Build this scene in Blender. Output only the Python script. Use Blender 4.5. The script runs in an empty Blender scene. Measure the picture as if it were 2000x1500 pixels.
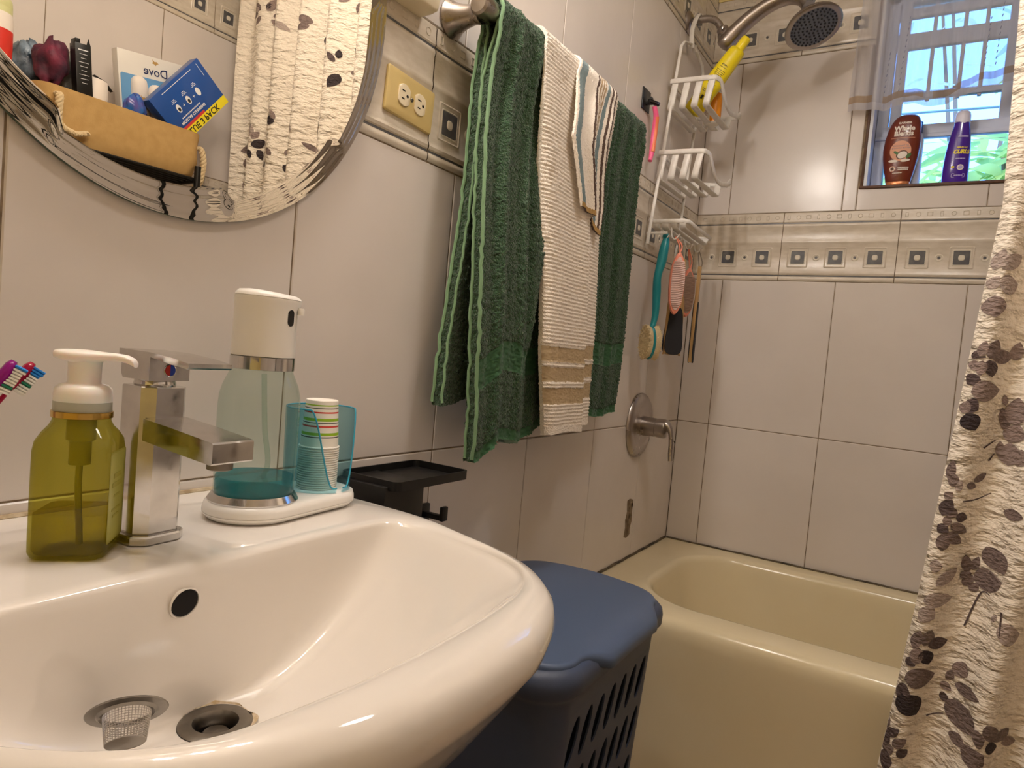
import bpy, bmesh, math, random
import numpy as np
from mathutils import Vector, Matrix
random.seed(11); rng = np.random.default_rng(11)
SC = bpy.context.scene; COL = SC.collection
PI = math.pi; sin, cos = math.sin, math.cos
ORG = {}

# ---------------------------------------------------------------- objects
def link(o):
    COL.objects.link(o); return o
def tag(o, label=None, cat=None, group=None, kind=None):
    if label: o['label'] = label
    if cat: o['category'] = cat
    if group: o['group'] = group
    if kind: o['kind'] = kind
    return o
def thing(name, label, cat, loc, group=None):
    o = link(bpy.data.objects.new(name, None)); o.location = loc
    o.empty_display_size = .03; ORG[o] = Vector(loc)
    return tag(o, label, cat, group)

class MB:
    """collects vertices and faces of one mesh"""
    def __init__(s): s.v = []; s.f = []; s.m = []
    def add(s, vs, fs, mat=0, M=None):
        b = len(s.v)
        for p in vs:
            s.v.append(tuple(M @ Vector(p)) if M is not None else tuple(p))
        for k, f in enumerate(fs):
            s.f.append(tuple(i + b for i in f)); s.m.append(mat[k] if isinstance(mat, list) else mat)
        return s
    def box(s, c, d, bev=0., seg=2, M=None, mat=0, taper=None):
        bm = bmesh.new(); bmesh.ops.create_cube(bm, size=1.0)
        for v in bm.verts:
            t = 1.
            if taper and v.co.z < 0: t = taper
            v.co = Vector((v.co.x*d[0]*t, v.co.y*d[1]*t, v.co.z*d[2]))
        if bev: bmesh.ops.bevel(bm, geom=bm.edges[:], offset=bev, segments=seg, profile=.5, affect='EDGES', clamp_overlap=True)
        for v in bm.verts: v.co += Vector(c)
        bm.verts.index_update()
        s.add([v.co.copy() for v in bm.verts], [[v.index for v in f.verts] for f in bm.faces], mat, M); bm.free(); return s
    def loft(s, loops, closed=True, cap0=False, cap1=False, mat=0, M=None):
        n = len(loops[0]); vs = [p for l in loops for p in l]; fs = []; ms = []
        for i in range(len(loops) - 1):
            for j in range(n if closed else n - 1):
                k = (j + 1) % n
                fs.append((i*n + j, i*n + k, (i+1)*n + k, (i+1)*n + j))
                ms.append(mat[i] if isinstance(mat, list) else mat)
        if cap0: fs.append(tuple(range(n))[::-1]); ms.append(ms[0])
        if cap1: fs.append(tuple((len(loops)-1)*n + j for j in range(n))); ms.append(ms[-1])
        return s.add(vs, fs, ms, M)
    def lathe(s, prof, n=32, c=(0, 0, 0), M=None, mat=0, cap=True):
        loops = [[(c[0] + r*cos(2*PI*j/n), c[1] + r*sin(2*PI*j/n), c[2] + z) for j in range(n)] for r, z in prof]
        return s.loft(loops, True, cap and prof[0][0] > 1e-6, cap and prof[-1][0] > 1e-6, mat, M)
    def tube(s, path, r, n=8, closed=False, mat=0, M=None, flat=1., cap=True):
        P = [Vector(p) for p in path]; m = len(P); loops = []
        up = None
        for i in range(m):
            a = P[(i-1) % m] if (closed or i > 0) else P[i]
            b = P[(i+1) % m] if (closed or i < m-1) else P[i]
            t = (b - a).normalized()
            if up is None:
                up = Vector((0, 0, 1)) if abs(t.z) < .9 else Vector((1, 0, 0))
            side = t.cross(up).normalized(); up = side.cross(t).normalized()
            rr = r[i] if isinstance(r, (list, tuple)) else r
            loops.append([tuple(P[i] + side*rr*cos(2*PI*j/n) + up*rr*flat*sin(2*PI*j/n)) for j in range(n)])
        if closed: loops.append(loops[0])
        return s.loft(loops, True, cap and not closed, cap and not closed, mat, M)
    def strip(s, path, w, h, wdir, mat=0, M=None, closed=False):
        """rectangular bar swept along path; w along wdir, h across"""
        P = [Vector(p) for p in path]; m = len(P); loops = []; wd = Vector(wdir).normalized()
        for i in range(m):
            a = P[max(i-1, 0)]; b = P[min(i+1, m-1)]
            if closed: a = P[(i-1) % m]; b = P[(i+1) % m]
            t = (b-a).normalized(); nn = t.cross(wd).normalized(); w2 = nn.cross(t).normalized()
            e = min(w, h)*.22
            q = []
            for sx, sy, ex, ey in ((1,1,0,e),(1,1,e,0),(-1,1,e,0),(-1,1,0,e),(-1,-1,0,e),(-1,-1,e,0),(1,-1,e,0),(1,-1,0,e)):
                q.append(tuple(P[i] + w2*sx*(w/2-ex) + nn*sy*(h/2-ey)))
            loops.append(q)
        if closed: loops.append(loops[0])
        return s.loft(loops, True, not closed, not closed, mat, M)
    def prism(s, poly, z0, z1, mat=0, M=None, bev=0.):
        c = np.mean(np.array(poly), axis=0)
        def sh(k):
            out = []
            for p in poly:
                d = np.array(p) - c; L = max(np.linalg.norm(d), 1e-9)
                out.append(c + d*(1 - k/L))
            return out
        if bev:
            L = [[(p[0], p[1], z0) for p in sh(bev)], [(p[0], p[1], z0 + bev) for p in poly], [(p[0], p[1], z1 - bev) for p in poly], [(p[0], p[1], z1) for p in sh(bev)]]
        else: L = [[(p[0], p[1], z0) for p in poly], [(p[0], p[1], z1) for p in poly]]
        return s.loft(L, True, True, True, mat, M)
    def grid(s, A, mat=0, M=None, wrap=False):
        n, m = A.shape[:2]; vs = A.reshape(-1, 3).tolist(); fs = []; ms = []
        for i in range(n-1):
            for j in range(m if wrap else m-1):
                k = (j+1) % m
                fs.append((i*m+j, i*m+k, (i+1)*m+k, (i+1)*m+j))
                ms.append(mat[i][j] if isinstance(mat, (list, np.ndarray)) else mat)
        b = len(s.v); s.v.extend(map(tuple, vs) if M is None else [tuple(M @ Vector(p)) for p in vs])
        s.f.extend(tuple(i+b for i in f) for f in fs); s.m.extend(int(x) for x in ms); return s
    def build(s, name, mats, parent=None, smooth=True, angle=35, kind=None, weld=False, label=None):
        me = bpy.data.meshes.new(name)
        org = Vector((0, 0, 0)); p = parent
        while p is not None:
            if p in ORG: org = ORG[p]; break
            p = p.parent
        vs = [(x-org.x, y-org.y, z-org.z) for x, y, z in s.v]
        me.from_pydata(vs, [], s.f)
        if not isinstance(mats, (list, tuple)): mats = [mats]
        for m in mats: me.materials.append(m)
        me.polygons.foreach_set('material_index', s.m)
        bm = bmesh.new(); bm.from_mesh(me)
        if weld: bmesh.ops.remove_doubles(bm, verts=bm.verts[:], dist=1e-6)
        bmesh.ops.recalc_face_normals(bm, faces=bm.faces[:]); bm.to_mesh(me); bm.free()
        if smooth:
            me.polygons.foreach_set('use_smooth', [True]*len(me.polygons))
            me.set_sharp_from_angle(angle=math.radians(angle))
        me.update()
        o = link(bpy.data.objects.new(name, me))
        if parent is not None: o.parent = parent
        if kind: o['kind'] = kind
        if label: o['label'] = label
        return o

def dup(root, delta, label=None, group=None):
    """copy of a thing with its parts and sub-parts"""
    def rec(o, par):
        c = o.copy(); link(c); c.parent = par
        for ch in o.children: rec(ch, c)
        return c
    r = rec(root, None); r.location = root.location + Vector(delta)
    if label: r['label'] = label
    if group: r['group'] = group
    return r

def rrect(w, h, r, n=6, c=(0, 0)):
    out = []
    for cx, cy, a in ((w/2-r, h/2-r, 0), (-w/2+r, h/2-r, 90), (-w/2+r, -h/2+r, 180), (w/2-r, -h/2+r, 270)):
        for k in range(n+1):
            t = math.radians(a + 90*k/n); out.append((c[0]+cx + r*cos(t), c[1]+cy + r*sin(t)))
    return out
def ell(a, b, n=24, c=(0, 0), rot=0):
    return [(c[0] + a*cos(2*PI*k/n)*cos(rot) - b*sin(2*PI*k/n)*sin(rot), c[1] + a*cos(2*PI*k/n)*sin(rot) + b*sin(2*PI*k/n)*cos(rot)) for k in range(n)]
def crom(pts, n, closed=False):
    """Catmull-Rom resample"""
    P = [np.array(p, float) for p in pts]; m = len(P); out = []
    seg = m if closed else m-1
    for i in range(n):
        t = i*seg/(n if closed else n-1); k = min(int(t), seg-1); u = t-k
        g = (lambda q: P[q % m]) if closed else (lambda q: P[min(max(q, 0), m-1)])
        a, b, c, d = g(k-1), g(k), g(k+1), g(k+2)
        out.append(tuple(.5*((2*b) + (-a+c)*u + (2*a-5*b+4*c-d)*u*u + (-a+3*b-3*c+d)*u**3)))
    return out
def resample(pts, n):
    """closed polyline -> n points by arc length"""
    P = np.array(list(pts) + [pts[0]], float); d = np.r_[0, np.cumsum(np.linalg.norm(np.diff(P, axis=0), axis=1))]
    t = np.linspace(0, d[-1], n, endpoint=False)
    return np.stack([np.interp(t, d, P[:, k]) for k in range(P.shape[1])], 1)
def smooth(a, b, x):
    t = np.clip((np.asarray(x, float)-a)/(b-a), 0, 1); return t*t*(3-2*t)
def sm(a, b, x):
    t = (x-a)/(b-a); t = 0. if t < 0 else (1. if t > 1 else t); return t*t*(3-2*t)
def T(x, y, z): return Matrix.Translation((x, y, z))
def RX(d): return Matrix.Rotation(math.radians(d), 4, 'X')
def RY(d): return Matrix.Rotation(math.radians(d), 4, 'Y')
def RZ(d): return Matrix.Rotation(math.radians(d), 4, 'Z')
def basis(o, x, y):
    """matrix with local x, y axes and origin"""
    x = Vector(x).normalized(); z = x.cross(Vector(y)).normalized(); y = z.cross(x)
    M = Matrix.Identity(4)
    for i in range(3): M[i][0] = x[i]; M[i][1] = y[i]; M[i][2] = z[i]; M[i][3] = o[i]
    return M

def text(mb, s, size, M, mat=0, fn=None, align='CENTER', shear=0., bold=0., sx=1.):
    """flat lettering added to a mesh builder; M places the text plane (x reading, y up)"""
    cu = bpy.data.curves.new('t', 'FONT'); cu.body = s; cu.size = size; cu.align_x = align; cu.align_y = 'CENTER'
    cu.resolution_u = 3; cu.shear = shear; cu.offset = bold
    ob = link(bpy.data.objects.new('t', cu))
    me = bpy.data.meshes.new_from_object(ob.evaluated_get(bpy.context.evaluated_depsgraph_get()))
    vs = [v.co.copy() for v in me.vertices]; fs = [tuple(p.vertices) for p in me.polygons]
    bpy.data.objects.remove(ob); bpy.data.curves.remove(cu); bpy.data.meshes.remove(me)
    vs = [Vector((v.x*sx, v.y, 0)) for v in vs]
    if fn: vs = [Vector(fn(v.x, v.y)) for v in vs]
    mb.add(vs, fs, mat, M); return mb

# ---------------------------------------------------------------- materials
def lin(c): return tuple(((x/255)/12.92 if x/255 <= .04045 else ((x/255+.055)/1.055)**2.4) for x in c)
MATS = {}
def mat(name, c, rough=.5, metal=0., trans=0., ior=1.45, coat=0., coat_r=.05, sheen=0., var=None, bump=None, bump2=None, alpha=1., sss=0., emit=None, spec=.5, rvar=None):
    m = bpy.data.materials.new(name); m.use_nodes = True; MATS[name] = m
    nt = m.node_tree; N = nt.nodes; L = nt.links; b = N['Principled BSDF']
    col = (*lin(c), 1); b.inputs['Base Color'].default_value = col
    b.inputs['Roughness'].default_value = rough; b.inputs['Metallic'].default_value = metal
    b.inputs['Transmission Weight'].default_value = trans; b.inputs['IOR'].default_value = ior
    b.inputs['Coat Weight'].default_value = coat; b.inputs['Coat Roughness'].default_value = coat_r
    b.inputs['Sheen Weight'].default_value = sheen; b.inputs['Alpha'].default_value = alpha
    b.inputs['Specular IOR Level'].default_value = spec
    if sss: b.inputs['Subsurface Weight'].default_value = sss; b.inputs['Subsurface Scale'].default_value = .01
    if emit: b.inputs['Emission Color'].default_value = (*emit[0], 1); b.inputs['Emission Strength'].default_value = emit[1]
    tc = N.new('ShaderNodeTexCoord')
    def noise(scale, detail=4, vec=None, dist=0.):
        n = N.new('ShaderNodeTexNoise'); n.inputs['Scale'].default_value = scale; n.inputs['Detail'].default_value = detail; n.inputs['Distortion'].default_value = dist
        if isinstance(vec, tuple):
            mp = N.new('ShaderNodeMapping'); mp.inputs['Scale'].default_value = vec; L.new(tc.outputs['Object'], mp.inputs[0]); L.new(mp.outputs[0], n.inputs['Vector'])
        else: L.new(tc.outputs['Object'], n.inputs['Vector'])
        return n
    if var:   # (scale, colour2, strength[, stretch])
        n = noise(var[0], 5, var[3] if len(var) > 3 else None)
        r = N.new('ShaderNodeMapRange'); r.inputs[1].default_value = .35; r.inputs[2].default_value = .65; r.inputs[4].default_value = var[2]
        mx = N.new('ShaderNodeMix'); mx.data_type = 'RGBA'; mx.inputs[6].default_value = col; mx.inputs[7].default_value = (*lin(var[1]), 1)
        L.new(n.outputs[0], r.inputs[0]); L.new(r.outputs[0], mx.inputs[0]); L.new(mx.outputs[2], b.inputs['Base Color'])
    if rvar:  # (scale, r0, r1)
        n = noise(rvar[0], 4); r = N.new('ShaderNodeMapRange'); r.inputs[1].default_value = .3; r.inputs[2].default_value = .7
        r.inputs[3].default_value = rvar[1]; r.inputs[4].default_value = rvar[2]; L.new(n.outputs[0], r.inputs[0]); L.new(r.outputs[0], b.inputs['Roughness'])
    last = None
    for bp in (bump, bump2):
        if bp:  # (scale, strength, distance[, stretch])
            n = noise(bp[0], 3, bp[3] if len(bp) > 3 else None)
            u = N.new('ShaderNodeBump'); u.inputs['Strength'].default_value = bp[1]; u.inputs['Distance'].default_value = bp[2]
            L.new(n.outputs[0], u.inputs['Height'])
            if last: L.new(last.outputs[0], u.inputs['Normal'])
            last = u
    if last: L.new(last.outputs[0], b.inputs['Normal'])
    return m

def clear(name, tint, edge, body, bw, rough=.03):
    """thin clear plastic or liquid: tinted see-through, glossy at grazing angles, a little body colour"""
    m = bpy.data.materials.new(name); m.use_nodes = True; nt = m.node_tree; N, L = nt.nodes, nt.links
    N.remove(N['Principled BSDF']); out = N['Material Output']
    tr = N.new('ShaderNodeBsdfTransparent'); gl = N.new('ShaderNodeBsdfGlossy'); df = N.new('ShaderNodeBsdfDiffuse'); tl = N.new('ShaderNodeBsdfTranslucent')
    gl.inputs['Roughness'].default_value = rough; gl.inputs['Color'].default_value = (1, 1, 1, 1)
    df.inputs['Color'].default_value = (*lin(body), 1); tl.inputs['Color'].default_value = (*lin(body), 1)
    lw = N.new('ShaderNodeLayerWeight'); lw.inputs['Blend'].default_value = .22
    mx = N.new('ShaderNodeMix'); mx.data_type = 'RGBA'; mx.inputs[6].default_value = (*lin(tint), 1); mx.inputs[7].default_value = (*[a*(1-edge)+a*b*edge for a, b in zip(lin(tint), lin(body))], 1)
    L.new(lw.outputs['Facing'], mx.inputs[0]); L.new(mx.outputs[2], tr.inputs['Color'])
    m1 = N.new('ShaderNodeMixShader'); m1.inputs[0].default_value = .5; L.new(df.outputs[0], m1.inputs[1]); L.new(tl.outputs[0], m1.inputs[2])
    m2 = N.new('ShaderNodeMixShader'); m2.inputs[0].default_value = bw; L.new(tr.outputs[0], m2.inputs[1]); L.new(m1.outputs[0], m2.inputs[2])
    l2 = N.new('ShaderNodeLayerWeight'); l2.inputs['Blend'].default_value = .5; pw = N.new('ShaderNodeMath'); pw.operation = 'POWER'; pw.inputs[1].default_value = 4.5; L.new(l2.outputs['Facing'], pw.inputs[0])
    fr = N.new('ShaderNodeMath'); fr.operation = 'MULTIPLY_ADD'; fr.inputs[1].default_value = .42; fr.inputs[2].default_value = .018; L.new(pw.outputs[0], fr.inputs[0])
    m3 = N.new('ShaderNodeMixShader'); L.new(fr.outputs[0], m3.inputs[0]); L.new(m2.outputs[0], m3.inputs[1]); L.new(gl.outputs[0], m3.inputs[2])
    L.new(m3.outputs[0], out.inputs['Surface']); return m
M_tile = mat('glazed wall tile', (222, 214, 208), .20, spec=.38, var=(3, (207, 198, 191), .5), bump=(9, .12, .01))
M_grout = mat('brownish grout', (150, 132, 108), .8, var=(40, (92, 72, 52), .8))
M_band = mat('border tile glaze', (218, 208, 193), .26, var=(26, (200, 188, 170), .7, (1, 1, 3)), bump=(60, .25, .002))
M_dark = mat('slate grey glaze', (84, 84, 88), .3, var=(60, (120, 118, 116), .5))
M_boss = mat('raised cream glaze', (224, 216, 200), .25)
M_paint = mat('pale yellow paint', (226, 208, 140), .6, bump=(120, .1, .002))
M_ceil = mat('ceiling paint', (228, 220, 208), .8)
M_floor = mat('floor tile', (150, 128, 106), .4, var=(8, (120, 100, 82), .6))
M_ceramic = mat('white vitreous china', (228, 222, 215), .07, coat=.4, var=(2.5, (222, 215, 207), .5))
M_tub = mat('almond enamel', (226, 213, 180), .16, var=(5, (220, 205, 168), .5), bump=(30, .03, .004))
M_chrome = mat('chrome', (214, 212, 210), .08, 1., rvar=(45, .04, .22), var=(30, (180, 176, 172), .6))
M_nickel = mat('brushed nickel', (168, 158, 148), .3, 1., rvar=(60, .22, .4))
M_steel = mat('dull steel', (142, 136, 128), .34, 1., var=(40, (104, 98, 92), .7))
M_valve = mat('worn satin nickel', (176, 168, 162), .24, 1., var=(14, (166, 158, 152), .4), rvar=(30, .26, .34))
M_mirror = mat('silvered mirror', (222, 217, 206), 0.0, 1.)
M_black = mat('black plastic', (22, 21, 20), .38)
M_hole = mat('dark hole', (16, 13, 11), .9)
M_white = mat('white plastic', (236, 232, 226), .28)
M_wire = mat('white coated wire', (232, 228, 222), .32, var=(60, (206, 198, 188), .4))
M_ivory = mat('ivory plastic', (214, 190, 128), .35)
M_ivory2 = mat('cream plastic', (240, 226, 196), .35)
# ---------------------------------------------------------------- room shell (x out of the left wall, y towards the window wall, z up)
W_, D_, H_, F_ = 1.568, 2.376, 2.45, -.95
zA, zB0, zB1, zU0, zU1 = .8355, 1.3371, 1.5609, 2.0692, 2.293
def tile_rects(mb, rects, fn, g=.0022, bev=.0016, dep=.0014):
    for u0, v0, u1, v1 in rects:
        a = (u0+g/2, v0+g/2, u1-g/2, v1-g/2)
        if a[2]-a[0] < .004 or a[3]-a[1] < .004: continue
        o = [(a[0], a[1], -dep), (a[2], a[1], -dep), (a[2], a[3], -dep), (a[0], a[3], -dep)]
        i = [(a[0]+bev, a[1]+bev, 0), (a[2]-bev, a[1]+bev, 0), (a[2]-bev, a[3]-bev, 0), (a[0]+bev, a[3]-bev, 0)]
        mb.add([fn(*p) for p in o+i], [(4, 5, 6, 7), (0, 1, 5, 4), (1, 2, 6, 5), (2, 3, 7, 6), (3, 0, 4, 7)], 0)
PROF = [(0.001, -.001), (.002, .0005), (.006, .0022), (.011, .0022), (.0155, .0004), (.0157, .0002), (.0197, .0002), (.0199, .0004), (.022, .002), (.027, .003), (.031, .002), (.035, .0002),
        (.1195, .0002), (.123, .0018), (.127, .0024), (.131, .0018), (.135, .0006), (.174, .0006), (.178, .0022), (.182, .0022), (.186, .0004), (.1862, .0002), (.1902, .0002), (.1904, .0004),
        (.193, .0016), (.197, .0006), (.2185, .0006), (.2225, -.0004), (.2228, -.001)]
def band_tile(mb, u0, u1, v0, fn, whole, g=.0024):
    a, b = u0+g/2, u1-g/2
    mats = [2 if PROF[k][0] in (.0157, .1862) else 1 for k in range(len(PROF)-1)]
    mb.loft([[fn(a, v0+p[0], p[1]), fn(b, v0+p[0], p[1])] for p in PROF], False, mat=mats)
    def ok(c, r): return c-r > u0 and c+r < u1
    def ring(c, vc, outer, inner, h, m):
        n = len(outer); P = lambda q, w: fn(c+q[0], vc+q[1], w)
        mid = [((o[0]+i[0])/2, (o[1]+i[1])/2) for o, i in zip(outer, inner)]
        mb.loft([[P(q, .0002) for q in outer], [P(q, h) for q in mid], [P(q, .0003) for q in inner]], True, mat=m)
    vc = v0+.077
    for k in range(3):
        c = whole+.0541+.1121*k
        if ok(c, .033):
            ring(c, vc, rrect(.064, .066, .004), rrect(.054, .056, .003), .0016, 1)
            ring(c, vc, rrect(.047, .047, .004), rrect(.0415, .0415, .003), .0012, 3)
            q = rrect(.0405, .0405, .002); mb.loft([[fn(c+x, vc+y, .0004) for x, y in q], [fn(c+x, vc+y, .0011) for x, y in q]], True, False, True, mat=2)
            q = rrect(.0165, .0165, .006); q2 = rrect(.012, .012, .004)
            mb.loft([[fn(c+x, vc+y, .001) for x, y in q], [fn(c+x, vc+y, .0026) for x, y in q2]], True, False, True, mat=3)
        c2 = c+.0561
        if k < 2 and ok(c2, .012) and abs(whole+.2224-.7876) > .003:
            ring(c2, vc, ell(.0115, .0115, 16), ell(.0062, .0062, 16), .0018, 3)
            mb.add([fn(c2+x, vc+y, .0008) for x, y in ell(.0042, .0042, 12)], [tuple(range(12))], 2)
    for k in range(11):
        c = whole+.015+.0301*k
        if ok(c, .01):
            if k % 3 == 1: ring(c, v0+.2075, ell(.0078, .0078, 12), ell(.0045, .0045, 12), .0016, 1)
            elif k % 3 == 2: ring(c, v0+.2075, rrect(.017, .0145, .002, 2), rrect(.010, .0085, .0015, 2), .0016, 1)
            else: ring(c, v0+.2075, rrect(.010, .0165, .002, 2), rrect(.005, .010, .0015, 2), .0016, 1)
def bands(mb, lo, hi, start, per, fn, z0, cut=None):
    k = math.floor((lo-start)/per)-1
    while start+k*per < hi:
        a, b = start+k*per, start+(k+1)*per
        for (p, q) in ([(a, b)] if not cut else [(a, min(b, cut[0])), (max(a, cut[1]), b)]):
            p2, q2 = max(p, lo), min(q, hi)
            if q2-p2 > .006: band_tile(mb, p2, q2, z0, fn, a)
        k += 1
WALLM = [M_tile, M_band, M_dark, M_boss, M_grout, M_paint]
def cols(breaks, lo, hi):
    c = sorted([lo]+[b for b in breaks if lo < b < hi]+[hi]); return list(zip(c[:-1], c[1:]))
def body(mb, c, d, m=4): mb.box(c, d, mat=m)

# left wall: u = y
mb = MB(); fn = lambda u, v, w: (w, u, v)
brk = [.9843-.3458*k for k in range(1, 7)] + [.9843, 1.3269, 1.6801, 2.0365]
R = []
for v0, v1 in ((-.08+.0, .3345), (.3345, zA), (zA, zB0), (zB1, zU0)):
    R += [(a, max(v0, 0), b, v1) for a, b in cols(brk, F_, D_)]
R += [(a, zU1, b, H_) for a, b in cols(brk, F_, D_)]
tile_rects(mb, R, fn)
for z0 in (zB0, zU0): bands(mb, F_, D_, .9021, .3369, fn, z0)
body(mb, (-.0514, (F_+D_)/2+.1, H_/2), (.1, D_-F_+.2, H_))
# scar of old glue left on the tiles beside the tub
sc = [(1.972, .600), (1.990, .604), (2.008, .601), (2.022, .596), (2.019, .560), (2.024, .53), (2.012, .507), (2.014, .487), (1.99, .480), (1.968, .487), (1.975, .515), (1.969, .54), (1.978, .565)]
mb.loft([[(.0002, a, b) for a, b in sc], [(.0018, a*.9+.1995, b*.94+.0325) for a, b in sc]], True, False, True, mat=4)
for k in range(14):
    mb.box((.0015, random.uniform(1.982, 2.01), random.uniform(.5, .585)), (.003, random.uniform(.004, .016), random.uniform(.006, .02)), .001, mat=4)
mb.build('wall_left', WALLM, smooth=True, angle=25, kind='structure')

# window wall: u = x, with the window opening
wx0, wx1, wz0, wz1 = .514, 1.10, 1.634, 2.26
mb = MB(); fn = lambda u, v, w: (u, D_-w, v)
bx = [.1106, .466, .8179, 1.170, 1.522]
R = []
for v0, v1 in ((0, .3345), (.3345, zA), (zA, zB0)): R += [(a, v0, b, v1) for a, b in cols(bx, 0, W_)]
R += [(0, zB1, .1066, zU0), (.1066, zB1, .460, zU0), (.460, zB1, wx0-.014, zU0), (wx0-.014, zB1, .84, wz0-.004), (.84, zB1, wx1, wz0-.004), (wx1, zB1, 1.26, zU0), (1.26, zB1, W_, zU0)]
tile_rects(mb, R, fn)
bands(mb, 0, W_, .2908, .3369, fn, zB0)
bands(mb, 0, W_, .2908, .3369, fn, zU0, (wx0-.004, wx1))
for (a, b, c, d) in ((0, W_, 0, wz0), (0, wx0, wz0, H_), (wx1, W_, wz0, H_), (wx0, wx1, wz1, H_)):
    body(mb, ((a+b)/2, D_+.0814, (c+d)/2), (b-a, .16, d-c))
mb.box((W_/2, D_+.002, (zU1+H_)/2), (W_, .006, H_-zU1), mat=5)
mb.build('wall_back', WALLM, smooth=True, angle=25, kind='structure')
# right wall: u = y
mb = MB(); fn = lambda u, v, w: (W_-w, u, v)
R = []
for v0, v1 in ((0, .3345), (.3345, zA), (zA, zB0), (zB1, zU0), (zU1, H_)): R += [(a, v0, b, v1) for a, b in cols([1.317-.352*k for k in range(-3, 7)], F_, D_)]
tile_rects(mb, R, fn)
for z0 in (zB0, zU0): bands(mb, F_, D_, 1.50, .3369, fn, z0)
body(mb, (W_+.0514, (F_+D_)/2+.1, H_/2), (.1, D_-F_+.2, H_))
mb.build('wall_right', WALLM, smooth=True, angle=25, kind='structure')
MB().box((W_/2, F_-.05, H_/2), (W_+.2, .1, H_)).build('wall_front', M_paint, kind='structure')
MB().box((W_/2, (F_+D_)/2, -.05), (W_+.2, D_-F_+.4, .1)).build('floor', M_floor, kind='structure')
MB().box((W_/2, (F_+D_)/2, H_+.05), (W_+.2, D_-F_+.4, .1)).build('ceiling', M_ceil, kind='structure')

# window: reveal, brown edging, sashes, panes
M_sash = mat('sky tinted white aluminium', (206, 217, 242), .35)  # white frames; the blue of the skylight is put into their colour
M_reveal = mat('white painted reveal', (228, 233, 243), .45)  # slight skylight blue mixed into the white paint colour
M_edge = mat('dark brown edging', (96, 62, 40), .5, var=(50, (60, 38, 26), .7))
M_glass = mat('window glass', (245, 250, 255), .0, trans=1., ior=1.05, spec=.2)
mb = MB()
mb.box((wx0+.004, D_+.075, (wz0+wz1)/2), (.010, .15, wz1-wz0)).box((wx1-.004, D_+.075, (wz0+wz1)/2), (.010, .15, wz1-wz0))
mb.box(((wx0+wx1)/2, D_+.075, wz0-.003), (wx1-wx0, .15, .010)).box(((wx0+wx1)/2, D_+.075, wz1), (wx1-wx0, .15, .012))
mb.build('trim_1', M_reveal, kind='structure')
mb = MB()
mb.box(((wx0+wx1)/2, D_-.002, wz0-.003), (wx1-wx0+.02, .008, .009), .002).box((wx0-.004, D_-.001, wz0+.3), (.008, .006, .6), .002)
mb.build('trim_2', M_edge, kind='structure')
yf = D_+.115
win = link(bpy.data.objects.new('window_1', None)); win.location = ((wx0+wx1)/2, yf, wz0); ORG[win] = Vector(win.location); win['kind'] = 'structure'
fr = MB()
ix0, ix1 = wx0+.010, wx1-.010
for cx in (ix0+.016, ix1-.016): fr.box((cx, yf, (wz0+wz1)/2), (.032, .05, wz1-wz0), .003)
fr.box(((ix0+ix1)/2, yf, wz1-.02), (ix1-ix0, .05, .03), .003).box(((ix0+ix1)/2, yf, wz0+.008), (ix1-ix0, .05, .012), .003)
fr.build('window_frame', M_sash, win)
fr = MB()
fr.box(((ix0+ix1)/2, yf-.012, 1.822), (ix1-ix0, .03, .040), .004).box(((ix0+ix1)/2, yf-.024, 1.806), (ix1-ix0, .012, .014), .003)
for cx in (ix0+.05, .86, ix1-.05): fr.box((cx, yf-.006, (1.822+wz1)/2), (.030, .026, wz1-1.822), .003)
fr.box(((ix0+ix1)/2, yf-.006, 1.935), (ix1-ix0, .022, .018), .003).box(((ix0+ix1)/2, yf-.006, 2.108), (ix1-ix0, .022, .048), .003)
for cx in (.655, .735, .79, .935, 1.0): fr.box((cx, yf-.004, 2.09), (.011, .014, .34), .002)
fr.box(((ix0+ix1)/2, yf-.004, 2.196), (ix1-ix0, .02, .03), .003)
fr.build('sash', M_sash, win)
MB().box(((ix0+ix1)/2, yf+.010, (1.822+wz1)/2), (ix1-ix0-.02, .004, wz1-1.822-.02)).build('pane', M_glass, win)
MB().box(((ix0+ix1)/2, yf+.018, (1.806+wz0)/2), (ix1-ix0-.02, .004, 1.806-wz0-.02)).build('pane', M_glass, win)
# ---------------------------------------------------------------- wash basin
DZ = .820; SY = .365
sink = thing('wash_basin', 'white ceramic wash basin with oval front and faucet deck against the tiled wall', 'sink', (.25, SY, .62))
def mirrored(half):
    """half outline (dy, x) from front centre to wall -> closed outline list (x, y)"""
    a = [(x, SY+d) for d, x in half]; b = [(x, SY-d) for d, x in half[::-1]]
    return a + b
out_h = crom([(0.0, .544), (.05, .542), (.100, .534), (.166, .506), (.212, .464), (.246, .409), (.273, .343), (.295, .27), (.301, .19), (.301, .11), (.297, .05), (.291, .002)], 60)
in_h = crom([(0.0, .491), (.06, .489), (.13, .481), (.169, .468), (.2, .441), (.223, .395), (.240, .34), (.249, .30), (.249, .272), (.240, .25), (.215, .240), (.16, .236), (.08, .235), (.0, .235)], 70)
NS = 220
O = resample(mirrored(out_h), NS); I = resample(mirrored(in_h), NS)
def start_at_front(P):
    k = int(np.argmin(np.abs(P[:, 1]-SY) + 10*(P[:, 0] < .4))); P = np.roll(P, -k, 0)
    return P if P[8, 1] > SY else np.roll(P[::-1], 1, 0)
O, I = start_at_front(O), start_at_front(I)
pc = np.array([.36, SY])     # pair the two outlines by direction so the rim stays square to its edge
def ang(P): return np.unwrap(np.arctan2(P[:, 1]-pc[1], P[:, 0]-pc[0]))
Of = start_at_front(resample(mirrored(out_h), 900)); ao, ai = ang(Of), ang(I)
ao2 = np.r_[ao[-60:]-2*PI, ao, ao[:60]+2*PI]; Of2 = np.r_[Of[-60:], Of, Of[:60]]
O = np.stack([np.interp(ai, ao2, Of2[:, k]) for k in (0, 1)], 1)
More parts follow.
